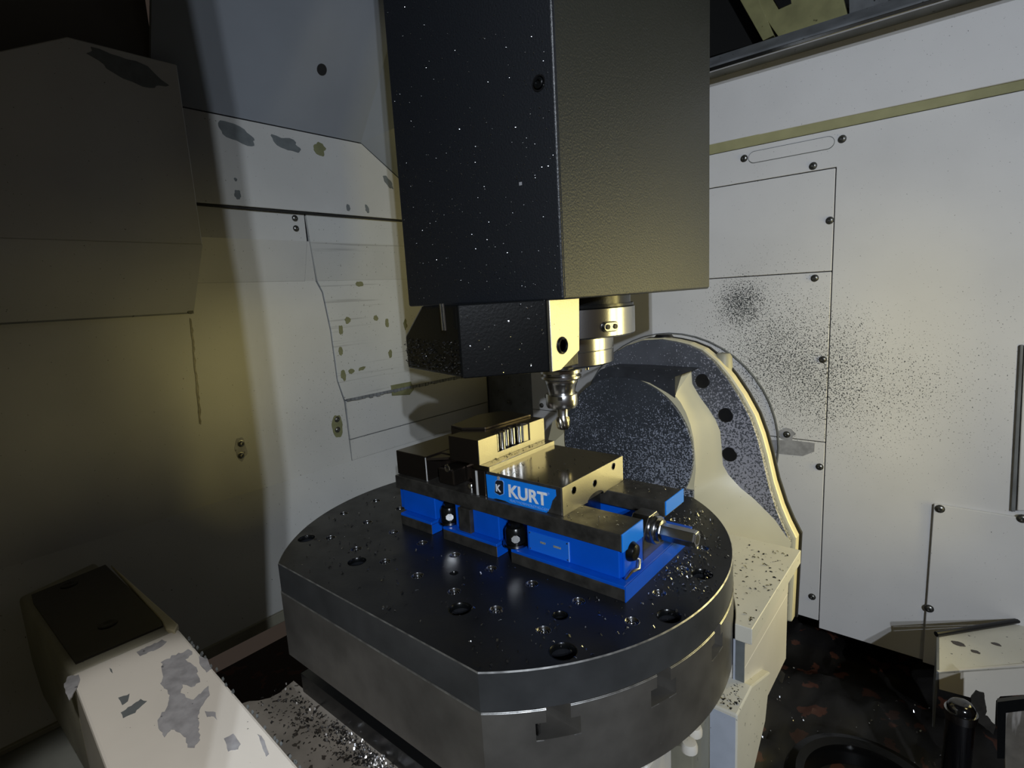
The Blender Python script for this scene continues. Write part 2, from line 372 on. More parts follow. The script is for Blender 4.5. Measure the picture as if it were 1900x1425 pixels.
# far left: protruding box with sloping top, folded back below
XB = -.70
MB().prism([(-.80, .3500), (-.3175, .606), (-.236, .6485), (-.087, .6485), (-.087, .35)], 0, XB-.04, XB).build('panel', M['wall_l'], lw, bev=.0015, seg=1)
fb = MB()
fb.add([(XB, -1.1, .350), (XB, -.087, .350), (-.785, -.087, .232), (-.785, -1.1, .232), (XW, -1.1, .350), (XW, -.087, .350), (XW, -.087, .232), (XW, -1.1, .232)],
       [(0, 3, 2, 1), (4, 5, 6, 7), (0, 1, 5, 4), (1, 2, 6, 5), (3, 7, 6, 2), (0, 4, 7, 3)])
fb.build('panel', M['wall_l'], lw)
MB().box(XW, -.785, -1.1, -.087, .2290, .2322).build('shadow_gap', M['rail'], lw)
# dark recess over the box
MB().box(-.95, XB-.045, -1.1, yb-.02, .60, 1.25).build('recess', M['dark_paint'], lw)
MB().lathe([(.005, 0), (.005, .002), (0, .002)], P(353, 578, 0, -.785), 0, 12).build('weep_hole', M['plug'], lw)
# drip of dirty coolant under the hole
rd = random.Random(4); dpx = [(353+(y-590)*.09+rd.uniform(-1.4, 0), y) for y in range(590, 792, 7)]
dp = pp(0, XW+.0006, *dpx, *[(x+rd.uniform(2.5, 5.5), y+2) for x, y in reversed(dpx)])
MB().prism(dp, 0, XW, XW+.0008).build('drip_stain', mat('drip', (.22, .20, .15), .4, var=.5, vscale=90), lw)
for q in ((547, 405), (549, 424)): button_screw(P(*q, 0, -.772), 0, 1, lw, .0055)
for q in ((625, 778), (626, 797), (447, 823), (447, 845)): button_screw(P(*q, 0, XW), 0, 1, lw, .0058)
for (x, y, rx, ry, m_) in ((626, 790, .015, .028, 'patch_o'), (447, 834, .012, .024, 'patch_l')):
    MB().prism(blob(pp(0, XW, (x, y))[0], rx, ry, x, rough=.2), 0, XW, XW+.0006).build('stain', M[m_], lw)
k = 0
for (x, y, rx, ry, rot, X, m_) in ((437, 247, .037, .014, -.28, XU, 'patch'), (532, 267, .032, .012, -.22, XU, 'patch'), (593, 277, .014, .014, 0, XU, 'patch_o'),
        (720, 338, .008, .020, .7, XU, 'patch'), (441, 361, .006, .009, 0, XU, 'patch'), (646, 385, .005, .008, 0, XU, 'patch'), (681, 388, .005, .009, .3, XU, 'patch'), (437, 333, .003, .003, 0, XU, 'patch'),
        (240, 130, .055, .017, -.25, XB, 'patch'), (667, 527, .012, .006, 0, XW+xo, 'patch_o'),
        (632, 612, .006, .011, 0, XW+xo, 'patch_o'), (645, 595, .008, .008, 0, XW+xo, 'patch_o'), (697, 590, .007, .007, 0, XW+xo, 'patch_o'), (718, 600, .006, .011, 0, XW+xo, 'patch_o'),
        (632, 652, .006, .010, 0, XW+xo, 'patch_o'), (724, 656, .006, .011, 0, XW+xo, 'patch_o'), (637, 697, .007, .012, 0, XW+xo, 'patch_o'), (652, 689, .008, .006, 0, XW+xo, 'patch_o'), (671, 684, .010, .004, .2, XW+xo, 'patch_o'),
        (752, 602, .006, .013, 0, XW+xo, 'patch_o')):
    k += 1
    MB().prism(blob(pp(0, X, (x, y))[0], rx, ry, k, rot, rough=.35), 0, X, X+.0007).build('bare_patch', M[m_], lw)
MB().prism(pp(0, XW+xo, (725, 715), (762, 708), (768, 722), (760, 732), (727, 734)), 0, XW+xo, XW+xo+.001).build('bare_patch', M['patch_o'], lw)

# ---- chute below the left wall, sump floor, closing walls ------------------
CH = lambda x: -.155-(x-XW)*(.195/.18)
ch = MB()
e = P(395, 1190, 0, -.62)
ch.add([(XW, -1.1, -.155), (XW, .74, -.155), (-.62, .74, -.350), (-.62, -1.1, -.350), (XW, -1.1, -.159), (XW, .74, -.159), (-.62, .74, -.356), (-.62, -1.1, -.356)],
       [(0, 1, 2, 3), (4, 7, 6, 5), (0, 4, 5, 1), (1, 5, 6, 2), (2, 6, 7, 3), (3, 7, 4, 0)])
ch = ch.build('trim_2', M['wall_l']); ch['kind'] = 'structure'
MB().box(-.625, -.618, -1.1, .74, -.366, -.345).build('lip', M['armside'], ch, bev=.001, seg=1)
fl = MB().box(-1.0, 1.3, -1.2, 1.1, -.66, -.64).build('floor', M['rust']); fl['kind'] = 'structure'
bw = MB().box(-1.0, 1.3, .95, .98, -.66, 1.6).build('wall_back', M['sump']); bw['kind'] = 'structure'
ce = MB().box(-1.0, 1.3, -1.2, 1.1, 1.55, 1.6).build('ceiling', M['dark_paint']); ce['kind'] = 'structure'
dp_ = MB().box(-1.0, .3198, -.66, -.645, -.64, 1.5).build('wall_front', M['wall_l']); dp_['kind'] = 'structure'
MB().box(.300, .3190, -.700, -.660, -.64, 1.5).build('door_post', M['wall_l'], dp_)
# hump of rusty sediment and a ledge in the sump, seen at the lower right
h = MB(); gx, gy = 44, 34; hv = []
x0, x1, y0, y1 = .02, .50, .16, .93
for j in range(gy+1):
    for i in range(gx+1):
        x = lerp(x0, x1, i/gx); y = lerp(y0, y1, j/gy)
        z = -.60+.035*noise.noise(Vector((x*9, y*9, 0)))+.012*noise.noise(Vector((x*40, y*40, 3)))
        hv.append((x, y, z))
h.add(hv, [(j*(gx+1)+i, j*(gx+1)+i+1, (j+1)*(gx+1)+i+1, (j+1)*(gx+1)+i) for j in range(gy) for i in range(gx)])
sd = h.build('sludge', M['rust'], smooth=True, kind='stuff'); tag(sd, 'rust stained oily sludge in the sump under the right wall', 'sludge')

# ================================================================== SPINDLE HEAD
hd = thing('spindle_head', 'tall black textured box shaped spindle head hanging over the vise', 'spindle head', (-.11, .2, .222))
HX0, HX1, HY0, HY1, HZ = -.2440, .0190, -.0070, .4300, .2222
MB().box(HX0, HX1, HY0, HY1, HZ, 1.549).build('cover', M['head'], hd, bev=.003, seg=3, smooth=True)
MB().box(HX1, HX1+.0006, HY0+.004, HY1-.002, HZ+.003, 1.29).build('lit_side_skin', M['headside_lit'], hd)  # thin sheet carrying the lit copy of the cover's paint
c = P(1000, 154, 1, HY0)
MB().lathe([(.0085, 0), (.0085, -.0006), (.0068, -.0006), (.0068, 0)], c, 1, 24).build('screw_recess', M['plug'], hd)
MB().lathe([(.0058, 0), (.0058, -.002), (.0050, -.0026), (.0030, -.0026), (.0028, -.001), (0, -.001)], c, 1, 20).build('screw', M['oily'], hd, smooth=True)
c = P(966, 341, 1, HY0); MB().box(c.x-.0018, c.x+.0018, HY0-.0006, HY0, c.z-.0018, c.z+.0018).build('paint_nick', M['patch_l'], hd)
# spindle nose
SX, SY = -.085, .131
def zpix(py, r=0):   # height on the spindle axis seen at image row py
    d = RX*(1045-950)+RY*(py-712.5)+RZ*F; t = math.hypot(SX-CAM.x, SY-CAM.y)/math.hypot(d.x, d.y); return CAM.z+d.z*t
MB().lathe([(.100, HZ+.002), (.100, .212), (.104, .212), (.104, .2085)], (SX, SY, 0), 2, 64).build('seal_ring', M['oily'], hd, smooth=True)
MB().lathe([(.103, .2085), (.1055, .207), (.1055, .1725), (.104, .1705), (.078, .1705)], (SX, SY, 0), 2, 72).build('nose_housing', M['steel'], hd, smooth=True)
MB().lathe([(.0755, .1705), (.0755, .1520), (.0745, .1512), (.0755, .1504), (.0755, .1330), (.070, .1300), (.040, .1290), (.038, .1240), (.030, .1220)], (SX, SY, 0), 2, 64).build('nose_ring', M['steel'], hd, smooth=True)
# small two-screw clip on the nose
ang = None
d = RX*(1132-950)+RY*(606-712.5)+RZ*F; d.normalize()
oc = Vector((CAM.x-SX, CAM.y-SY)); dd = Vector((d.x, d.y)); aa = dd.dot(dd); bb = 2*oc.dot(dd); c_ = oc.dot(oc)-.1057**2
t = (-bb-math.sqrt(max(0, bb*bb-4*aa*c_)))/(2*aa); kp = CAM+d*t; rad = Vector((kp.x-SX, kp.y-SY, 0)).normalized(); tan = Vector((-rad.y, rad.x, 0))
def capsule(c, u, v, nrm, L_, r, h):
    pts = [c+u*(L_+r*math.cos(a))+v*r*math.sin(a) for a in [-PI/2+PI*k/10 for k in range(11)]]+[c-u*(L_-r*math.cos(a+PI)*-1)+v*r*math.sin(a) for a in []]
    pts += [c+u*(-L_+r*math.cos(a))+v*r*math.sin(a) for a in [PI/2+PI*k/10 for k in range(11)]]
    return MB().loft([p-nrm*.002 for p in pts], [p+nrm*h for p in pts])
cl = capsule(kp, tan, Vector((0, 0, 1)), rad, .0065, .0065, .0012).build('clip_recess', M['oily'], hd)
cl = capsule(kp, tan, Vector((0, 0, 1)), rad, .0062, .0052, .0028).build('clip', M['steel'], hd)
for s in (-1, 1):
    q = kp+tan*.0062*s
    MB().loft([q+rad*.0020+tan*.0034*math.cos(a)+Vector((0, 0, .0034*math.sin(a))) for a in [2*PI*k/14 for k in range(14)]],
              [q+rad*.0042+tan*.0030*math.cos(a)+Vector((0, 0, .0030*math.sin(a))) for a in [2*PI*k/14 for k in range(14)]]).build('screw', M['oily'], cl)
# drive pin under the nose
pn = Vector((SX, SY, 0))+RX*.038; MB().lathe([(.0028, .131), (.0028, .1185), (.0022, .118), (0, .118)], (pn.x, pn.y, 0), 2, 12).build('drive_pin', M['tool'], hd, smooth=True)

# coolant block under the head: body, chamfered bright end plate with a port, oily side lobe
PY = -.0045
P0 = P(1020, 690, 1, PY); zb0 = P0.z
P1 = P(858, 703, 2, zb0); P2_ = P(755, 681, 2, zb0+.002)
fz = HZ+.001
# front block: its near face runs nearly square to the camera
cb = MB()
ye = P(1070, 560, 0, P0.x).y
cb.prism([(P0.x-.0006, PY), (P1.x, P1.y), (P1.x-.02, .05), (-.06, .035), (P0.x-.0006, ye)], 2, zb0, fz)
cb = cb.build('coolant_block', M['oily'], hd, bev=.0015)
ye = P(1070, 560, 0, P0.x).y
pl_pts = [(PY, fz), (ye, fz), (P(1070, 650, 0, P0.x).y, P(1070, 650, 0, P0.x).z), (P(1036, 690, 0, P0.x).y, zb0), (PY, zb0)]
ep = MB().prism(pl_pts, 0, P0.x-.0005, P0.x+.004).build('end_plate', M['brushed'], hd, bev=.0006, seg=1, label='bright ground end plate with round port')
pc = P(1043, 641, 0, P0.x+.004)
MB().lathe([(.0104, 0), (.0104, .0006), (.0096, .0008), (.0094, .0022), (.0080, .0026), (.0066, .0014), (.0066, -.003), (0, -.003)], pc, 0, 28).build('port', M['oily'], ep, smooth=True)
MB().lathe([(.0064, 0), (0, 0)], (pc.x+.0003, pc.y, pc.z), 0, 24).build('port_bore', M['plug'], ep)
# lobe
zl = zb0
L0 = P(858, 703, 2, zl); 
lob = [P(858, 600, 1, L0.y)]
def lobe_ring(z, shrink):
    a = Vector((P1.x, P1.y, 0)); bpt = Vector((P2_.x, P2_.y, 0))
    return [a, lerp(a, bpt, .98), bpt+Vector((-.006, .03, 0)), bpt+Vector((.03, .08, 0)), a+Vector((-.02, .18, 0))]
lo = MB()
base_r = lobe_ring(0, 0)
A = [v+Vector((0, 0, zl+.001)) for v in base_r]; B = [v+Vector((0, 0, zl+.044)) for v in base_r]
top_r = [base_r[0], lerp(base_r[0], base_r[1], .62), lerp(base_r[0], base_r[1], .66)+Vector((0, .03, 0)), base_r[3]+Vector((.06, 0, 0)), base_r[4]]
Cc = [v+Vector((0, 0, fz)) for v in top_r]
lo.loft(A, B, cap=False); n = 5; k0 = len(lo.v); lo.add(Cc, []); 
lo.f += [(5+i, 5+(i+1) % 5, k0+(i+1) % 5, k0+i) for i in range(5)]; lo.f += [tuple(range(5)), tuple(range(k0+4, k0-1, -1))]
lo = lo.build('side_lobe', M['oily'], hd, bev=.003, label='chip covered oily lobe at the left')
# two thin coolant pipes beside the lobe
for q in ((818, 575), (823, 575)):
    a = P(q[0], q[1], 1, P1.y-.002); MB().tube([(a.x, a.y, fz+.002), (a.x+.001, a.y, fz-.028)], .0012, 8).build('coolant_pipe', M['tool'], hd, smooth=True)

# ================================================================== TOOL
th = thing('tool_holder', 'steel tool holder gripped in the spindle nose, carrying the end mill', 'tool holder', (SX, SY, .09))
zz = zpix
MB().lathe([(.022, .1225), (.0300, .1215), (.0300, zz(690)), (.0270, zz(691)), (.0262, zz(694)), (.0290, zz(696)), (.0290, zz(700)), (.0260, zz(703)), (.0200, zz(704))], (SX, SY, 0), 2, 48).build('flange', M['tool'], th, smooth=True)
MB().lathe([(.0235, zz(703)), (.0235, zz(709)), (.0225, zz(711)), (.0200, zz(722)), (.0192, zz(729)), (.015, zz(729))], (SX, SY, 0), 2, 48).build('shank', M['tool'], th, smooth=True)
MB().lathe([(.018, zz(728)), (.0228, zz(729)), (.0236, zz(731)), (.0236, zz(749)), (.0220, zz(754)), (.0110, zz(757))], (SX, SY, 0), 2, 48).build('collet_nut', M['tool'], th, smooth=True)
for k in range(4):
    a = .5+k*PI/2; MB().box(-.003, .003, -.002, .002, zz(737), zz(731)).build('wrench_notch', M['nut'], th).matrix_basis = Matrix.Translation((SX+.0228*math.cos(a), SY+.0228*math.sin(a), 0)) @ Matrix.Rotation(a+PI/2, 4, 'Z')
em = thing('end_mill', 'short round nosed carbide cutter held in the steel tool holder', 'cutter', (SX, SY, zz(797)))
MB().lathe([(.0082, zz(756)), (.0082, zz(770)), (.0088, zz(772))], (SX, SY, 0), 2, 32).build('shank', M['tool'], em, smooth=True)
cut = MB(); prof = [(.0088, 772), (.0098, 775), (.0106, 781), (.0106, 787), (.0098, 792), (.0078, 795), (.003, 797)]
n = 48; vs = []
for j, (r, py) in enumerate(prof):
    for k in range(n):
        a = 2*PI*k/n+j*.16; rr = r*(1-.14*max(0, math.cos(4*(2*PI*k/n)))**4)
        vs.append((SX+rr*math.cos(a), SY+rr*math.sin(a), zz(py)))
cut.add(vs, [(j*n+k, j*n+(k+1) % n, (j+1)*n+(k+1) % n, (j+1)*n+k) for j in range(len(prof)-1) for k in range(n)]+[tuple(range((len(prof)-1)*n, len(prof)*n))])
cut.build('cutter', mat('cutter_carbide', (.42, .40, .36), .25, metal=1, var=.3, vscale=120), em, smooth=True)

# ================================================================== ROTARY TABLE
TC = (-.149, .060); TR = .3150; ZT = -.109; ZP = -.1505; FLAT = .2545; ZB = -.245
rt = thing('rotary_table', 'round black rotary table with flat sides carrying the vise', 'machine table', (TC[0], TC[1], ZB))
def table_outline(R, flat, n=150, notches=()):
    """disc cut flat at -y and +y; notches = [(y, half width, depth)] open at the +x side"""
    a0 = math.asin(flat/R); pts = []
    for k in range(n+1):
        a = -a0+2*a0*k/n; pts.append((TC[0]+R*math.cos(a), TC[1]+R*math.sin(a)))
    if notches:
        out = []; ns = sorted(notches); i = 0
        for p in pts:
            while i < len(ns) and p[1] > ns[i][0]-ns[i][1]:
                y, hw, dp = ns[i]
                xa = TC[0]+math.sqrt(R*R-(y-hw-TC[1])**2); xb = TC[0]+math.sqrt(R*R-(y+hw-TC[1])**2)
                out += [(xa, y-hw), (xa-dp, y-hw), (xa-dp, y+hw), (xb, y+hw)]; i += 1
            if any(abs(p[1]-y) <= hw+1e-5 for y, hw, dp in ns): continue
            out.append(p)
        pts = out
    for k in range(n+1):
        a = PI-a0+2*a0*k/n; pts.append((TC[0]+R*math.cos(a), TC[1]+R*math.sin(a)))
    return pts
GX, GY, G0 = .0655, .0650, (.0005, -.168)
small = []; tops = []
def free(x, y): return not (-.335 < x < .10 and -.03 < y < .178)
for j in range(7):
    for i in range(-5, 6):
        x = TC[0]+G0[0]+i*GX; y = TC[1]+G0[1]+j*GY
        rx, ry = x-TC[0], y-TC[1]
        if math.hypot(rx, ry) < .292 and abs(ry) < FLAT-.02 and free(x, y): small.append((x, y))
big = [(.161, -.075), (.098, -.190), (.196, -.137), (.232, -.184), (.290, -.074), (-.004, -.072), (.286, .028), (-.097, -.190), (-.225, -.190), (-.163, -.072), (.035, -.138)]
big = [(TC[0]+x, TC[1]+y, r) for (x, y), r in zip(big, (.0125, .0125, .0085, .0135, .0125, .012, .0125, .0125, .0125, .012, .005))]
big = [b_ for b_ in big if free(b_[0], b_[1])]
small = [s_ for s_ in small if all(math.hypot(s_[0]-b_[0], s_[1]-b_[1]) > b_[2]+.0095 for b_ in big)]
# plate with true holes
bm = bmesh.new(); out = table_outline(TR, FLAT)
def loop(pts, z):
    v = [bm.verts.new((x, y, z)) for x, y in pts]; return v, [bm.edges.new((v[i], v[(i+1) % len(v)])) for i in range(len(v))]
ch_ = .0012
o_in = [(TC[0]+(x-TC[0])*(1-ch_/TR), TC[1]+(y-TC[1])*(1-ch_/TR)) for x, y in out]
vt, et = loop(o_in, ZT); edges = list(et); holes = []
for (x, y) in small: holes.append((x, y, .0085, .008))
for (x, y, r) in big: holes.append((x, y, r, .022))
hl = []
for (x, y, r, dpt) in holes:
    v, e_ = loop(circle((x, y), r, 24), ZT); edges += e_; hl.append((v, x, y, r, dpt))
bmesh.ops.triangle_fill(bm, use_beauty=True, use_dissolve=False, edges=edges, normal=(0, 0, 1))
for v, x, y, r, dpt in hl:
    lowv = [bm.verts.new((q.co.x, q.co.y, ZT-dpt)) for q in v]; m_ = len(v)
    for i in range(m_): bm.faces.new((v[i], v[(i+1) % m_], lowv[(i+1) % m_], lowv[i]))
    bm.faces.new(lowv).material_index = 1
me = bpy.data.meshes.new('fixture_plate'); bm.to_mesh(me); bm.free(); me.materials.append(M['table']); me.materials.append(M['plug'])
fp = bpy.data.objects.new('fixture_plate', me); COL.objects.link(fp); fp.parent = rt; fp.matrix_parent_inverse = Matrix.Translation(-Vector(rt.location))
for p in fp.data.polygons:
    if p.normal.z < -.5: p.flip()
def ring_wall(a, za, b_, zb_, name, m, parent, **kw):
    n = len(a); mb = MB().add([(x, y, za) for x, y in a]+[(x, y, zb_) for x, y in b_], [(i, (i+1) % n, n+(i+1) % n, n+i) for i in range(n)])
    return mb.build(name, m, parent, **kw)
ring_wall(o_in, ZT, out, ZT-ch_, 'worn_rim', M['edge'], fp, label='bare metal rim line round the plate')
ring_wall(out, ZT-ch_, out, ZP+.001, 'plate_side', M['tableside'], fp, smooth=True)
# threaded inserts in the grid holes
ins = None
for (x, y) in small:
    if ins is None:
        ins = MB().lathe([(.0084, ZT-.0008), (.0078, ZT-.0011), (.0075, ZT-.0036), (.0052, ZT-.0040), (.0036, ZT-.0040), (.0034, ZT-.0075)], (0, 0, 0), 2, 22, cap=False)
        n0 = len(ins.f)
        for R_, r_2, zc in ((.0078, .00055, ZT-.0006), (.0062, .0006, ZT-.0030), (.0038, .0007, ZT-.0032)):
            ins.lathe([(R_+r_2*math.cos(a), zc+r_2*math.sin(a)) for a in [-.2+(PI+.4)*k/6 for k in range(7)]], (0, 0, 0), 2, 22, cap=False)
        me = bpy.data.meshes.new('threaded_insert'); me.from_pydata(ins.v, [], ins.f); me.materials.append(M['nut']); me.materials.append(M['insert'])
        for p in me.polygons: p.use_smooth = True; p.material_index = 1 if p.index >= n0 else 0
        ins = bpy.data.objects.new('threaded_insert', me); COL.objects.link(ins); o = ins
    else:
        o = ins.copy(); COL.objects.link(o)
    o.parent = fp; o.matrix_parent_inverse = parent_inv(fp); o.matrix_basis = Matrix.Translation((x, y, 0))
for (x, y, r) in big:
    MB().lathe([(r+.0008, ZT+.0001), (r-.0002, ZT+.0001), (r-.0012, ZT-.0014), (r-.0014, ZT-.006)], (x, y, 0), 2, 28, cap=False).build('hole_rim', M['oily'], fp, smooth=True)
# lower pallet with T-slots opening at its +x side
sl_n = [(-.146, .009, .12), (-.045, .009, .12), (.056, .009, .12)]; sl_w = [(a, .0165, .12) for a, _, _ in sl_n]
n_ = table_outline(TR+.001, FLAT+.0005, 120, sl_n); w_ = table_outline(TR+.001, FLAT+.0005, 120, sl_w); p_ = table_outline(TR+.001, FLAT+.0005, 120)
pm = MB(); z1_, z2_ = ZP-.014, ZP-.032
for pts, a, b_ in ((n_, ZP, z1_), (w_, z1_, z2_), (p_, z2_, ZB)):
    n = len(pts); pm.add([(x, y, a) for x, y in pts]+[(x, y, b_) for x, y in pts], [tuple(range(n)), tuple(range(2*n-1, n-1, -1))]+[(i, (i+1) % n, n+(i+1) % n, n+i) for i in range(n)])
pal = MB(); pal.v = pm.v; pal.f = pm.f
me = bpy.data.meshes.new('pallet'); me.from_pydata(pm.v, [], pm.f); me.materials.append(M['pallet'])
po = bpy.data.objects.new('pallet', me); COL.objects.link(po); po.parent = rt; po.matrix_parent_inverse = Matrix.Translation(-Vector(rt.location))
po['label'] = 'worn grey lower disc with T shaped slots'
rim_o = table_outline(TR+.0014, FLAT+.0009, 150, sl_n)
ring_wall([(TC[0]+(x-TC[0])*.9965, TC[1]+(y-TC[1])*.9965) for x, y in rim_o], ZP+.0004, rim_o, ZP-.0009, 'worn_rim', M['edge'], po, label='bright metal rim line')
for (y, hw, dpp) in sl_n:     # bare lower lip of each slot
    for ya, yb_, hh in ((y-.0165, y+.0165, 0), ):
        q = [(TC[0]+math.sqrt((TR+r_)**2-(v-TC[1])**2), v) for v, r_ in ((ya, .0014), (yb_, .0014), (yb_, -.004), (ya, -.004))]
        MB().prism(q, 2, ZP-.0332, ZP-.0322).build('slot_edge', M['edge'], po)
for (y, hw, dpp) in sl_n:     # black box standing for the shade inside each slot, and a key block
    xx = TC[0]+math.sqrt(TR**2-(y-TC[1])**2)
    MB().box(xx-.110, xx-.034, y-.0160, y+.0160, ZP-.0315, ZP-.0145).build('slot_shade', M['plug'], po)
    MB().box(xx-.030, xx-.014, y-.0135, y-.0085, ZP-.030, ZP-.016).build('slot_key', M['insert'], po, bev=.001)
MB().lathe([(.20, ZB), (.20, -.266), (.16, -.271)], (TC[0], TC[1], 0), 2, 64).build('drum', M['pallet'], rt, smooth=True)

# ================================================================== VISE
vs_ = thing('machine_vise', 'blue and steel machine vise bolted across the black rotary table', 'vise', (-.1, .075, ZT))
YB0, YB1 = -.017, .169; XE = .0915; XL = -.312; Y0, Y1 = -.008, .158
ZR0, ZR1 = -.0565, -.0360
# base flange with bolt slots
fp_ = [(XL+.02, YB0)]
for xs_ in (-.222, -.095):
    fp_ += [(xs_, YB0), (xs_, YB0+.022), (xs_+.007, YB0+.030), (xs_+.017, YB0+.030), (xs_+.024, YB0+.022), (xs_+.024, YB0)]
fp_ += [(XE, YB0), (XE, YB1), (XL+.02, YB1)]
MB().prism(fp_, 2, ZT, -.0945).build('base_flange', M['bed'], vs_, bev=.0006, seg=1)
MB().prism([(x if x > -.3 else x, y) for x, y in fp_], 2, -.0945, -.0905).build('flange_edge', M['blue'], vs_, bev=.0006, seg=1)
for xs_ in (-.222, -.095): MB().box(xs_-.0002, xs_+.0008, YB0+.0004, YB0+.022, ZT+.0005, -.0945).build('slot_face', M['blue'], vs_)
MB().box(XE, XE+.0012, YB0, YB1, ZT, -.0905).build('base_end', M['blue'], vs_)
# blue side channel and black rib
for (a, b_) in ((-.297, -.224), (-.181, -.168), (-.1465, -.099), (-.0515, XE-.012)):
    MB().box(a, b_, -.006, .05, -.0905, ZR0).build('side_web', M['blue'], vs_, bev=.0012)
for (a, b_) in ((-.226, -.179), (-.101, -.050)):
    MB().box(a, b_, .020, .05, -.0905, ZR0).build('pocket_back', M['blue'], vs_)
MB().box(-.169, -.1465, -.012, .05, ZT, ZR0).build('rib', M['bed'], vs_, bev=.001)
MB().box(-.310, -.300, .0, .05, -.0905, ZR0).build('side_web', M['blue'], vs_)
MB().box(-.300, XE-.03, .110, .150, -.0905, ZR0).build('side_web', M['blue'], vs_)
MB().box(-.30, XE-.03, .05, .110, -.0945, -.088).build('channel_floor', M['blue'], vs_)
# two bed rails with blue painted ends
MB().box(XL+.002, .0835, Y0, .0430, ZR0, ZR1).build('bed_rail', M['bed'], vs_, bev=.0008, seg=1)
MB().box(XL+.002, .0835, .1040, Y1, ZR0, ZR1).build('bed_rail', M['bed'], vs_, bev=.0008, seg=1)
MB().box(.0835, .0855, Y0, .0415, ZR0-.0002, ZR1+.0008).build('rail_end', M['sticker'], vs_, bev=.0005, seg=1)
MB().box(.0835, .0855, .1040, Y1+.001, ZR0+.003, ZR1+.001).build('rail_end', M['sticker'], vs_, bev=.0005, seg=1)
MB().box(.060, .0835, -.002, .043, -.0905, ZR0).build('side_web', M['blue'], vs_, bev=.001)
# screw bearing bracket, screw and hex socket shaft
bk = [(.046, -.0905), (.104, -.0905), (.104, -.075), (.096, -.052), (.086, -.041), (.064, -.041), (.054, -.052), (.046, -.075)]
MB().prism(bk, 0, .060, .082).build('bearing_bracket', M['nut'], vs_, bev=.001)
MB().lathe([(.0165, .080), (.0175, .082), (.0175, .088), (.0165, .0895)], (0, .075, -.0605), 0, 32).build('collar', M['steel'], vs_, smooth=True)
MB().lathe([(.0135, .0890), (.0135, .0935), (.0125, .094)], (0, .075, -.0605), 0, 32).build('collar', M['nut'], vs_, smooth=True)
hx = MB().lathe([(.0106, .090), (.0106, .134), (.0098, .1365)], (0, .075, -.0605), 0, 6).build('hex_shaft', M['steel'], vs_, bev=.0005, seg=1)
MB().lathe([(.0055, .1363), (.0055, .1368), (0, .1368)], (0, .075, -.0605), 0, 16).build('hex_socket', M['plug'], hx)
MB().lathe([(.0085, -.13), (.0085, .060)], (0, .075, -.066), 0, 20).build('lead_screw', M['nut'], vs_, smooth=True)
# name plate on the web
np_ = MB().box(-.048, .012, -.0070, -.0058, -.0885, -.0635).build('name_plate', M['plate_b'], vs_)
for x in (-.046, .0105):
    for z in (-.0865, -.0655): MB().lathe([(.0011, 0), (.0008, -.0008), (0, -.0009)], (x, -.0070, z), 1, 10).build('rivet', M['tool'], np_, smooth=True)
for x0_, x1_ in ((-.030, -.022), (-.010, .001)): MB().box(x0_, x1_, -.0074, -.0069, -.0755, -.0730).build('stamped_mark', mat('stamp', (.30, .33, .30), .5, var=.5, vscale=900), np_)
MB().box(.0122, .0128, -.0074, -.0060, -.0885, -.0635).build('plate_edge', M['pale'], np_)
# movable jaw
JX = -.1215
mj = MB().box(JX, 0, 0, .1495, ZR1, -.0004).build('movable_jaw', M['bed'], vs_, bev=.0008, seg=1)
MB().box(JX+.0005, -.0005, .0008, .1487, -.0004, 0).build('jaw_top', M['jawtop'], mj)
# bright end face with arch notch
arch = [(0.0005, ZR1-.0008), (.0545, ZR1-.0008)]+[(.0755+.0205*math.cos(a), ZR1-.0015+.0085*math.sin(a)) for a in [PI-PI*k/10 for k in range(11)]]+[(.1488, ZR1+.0006), (.1488, 0), (.0005, 0)]
ef = MB().prism(arch, 0, 0, .0014).build('jaw_end_face', M['brushed'], mj, label='bright ground end face with three holes')
for q in ((.0250, -.0110), (.0740, -.0170), (.1230, -.0080)):
    MB().lathe([(.0050, 0), (.0050, .0004), (.0040, .0003), (.0036, -.0012), (0, -.0012)], (.0014, q[0], q[1]), 0, 20).build('bolt_hole', M['nut'], ef, smooth=True)
    MB().lathe([(.0033, .0003), (0, .0003)], (.0014, q[0]+.0004, q[1]), 0, 18).build('bore', M['plug'], ef)
MB().prism([(.056, ZR1-.03), (.056, ZR1+.003), (.095, ZR1+.003), (.095, ZR1-.03)], 0, -.10, -.004).build('jaw_nut', M['nut'], mj)
# side label
lbp = pp(1, -.0012, (901.5, 880), (1030, 909), (1031, 921), (1024, 930), (1020, 944), (1014, 951.5), (990, 947), (960, 940), (936, 929), (921, 925), (905.5, 926))
lbl = MB().prism(lbp, 1, -.0012, 0).build('side_label', M['sticker'], mj, label='bright blue label with white lettering')
def text(s, x, z, size, y, m, parent, name='lettering', offset=0, sx=1, h=.0004):
    c_ = bpy.data.curves.new('t', 'FONT'); c_.body = s; c_.size = size; c_.extrude = h/2; c_.offset = offset
    t_ = bpy.data.objects.new('t', c_); COL.objects.link(t_)
    dg = bpy.context.evaluated_depsgraph_get(); dg.update()
    me = bpy.data.meshes.new_from_object(t_.evaluated_get(dg)); bpy.data.objects.remove(t_)
    me.transform(Matrix(((sx, 0, 0, x), (0, 0, -1, y), (0, 1, 0, z), (0, 0, 0, 1))))
    me.materials.clear(); me.materials.append(m)
    me.name = name; o = bpy.data.objects.new(name, me); COL.objects.link(o); o.parent = parent; o.matrix_parent_inverse = parent_inv(parent)
    return o
text('KURT', -.0833, -.0268, .0232, -.0015, M['white'], lbl, offset=.0007, sx=1.05)
text('KURTWORKHOLDING.COM', -.0815, -.0336, .0048, -.0015, M['pale'], lbl, sx=1.02)
text('®', -.0205, -.0125, .0048, -.0015, M['pale'], lbl)
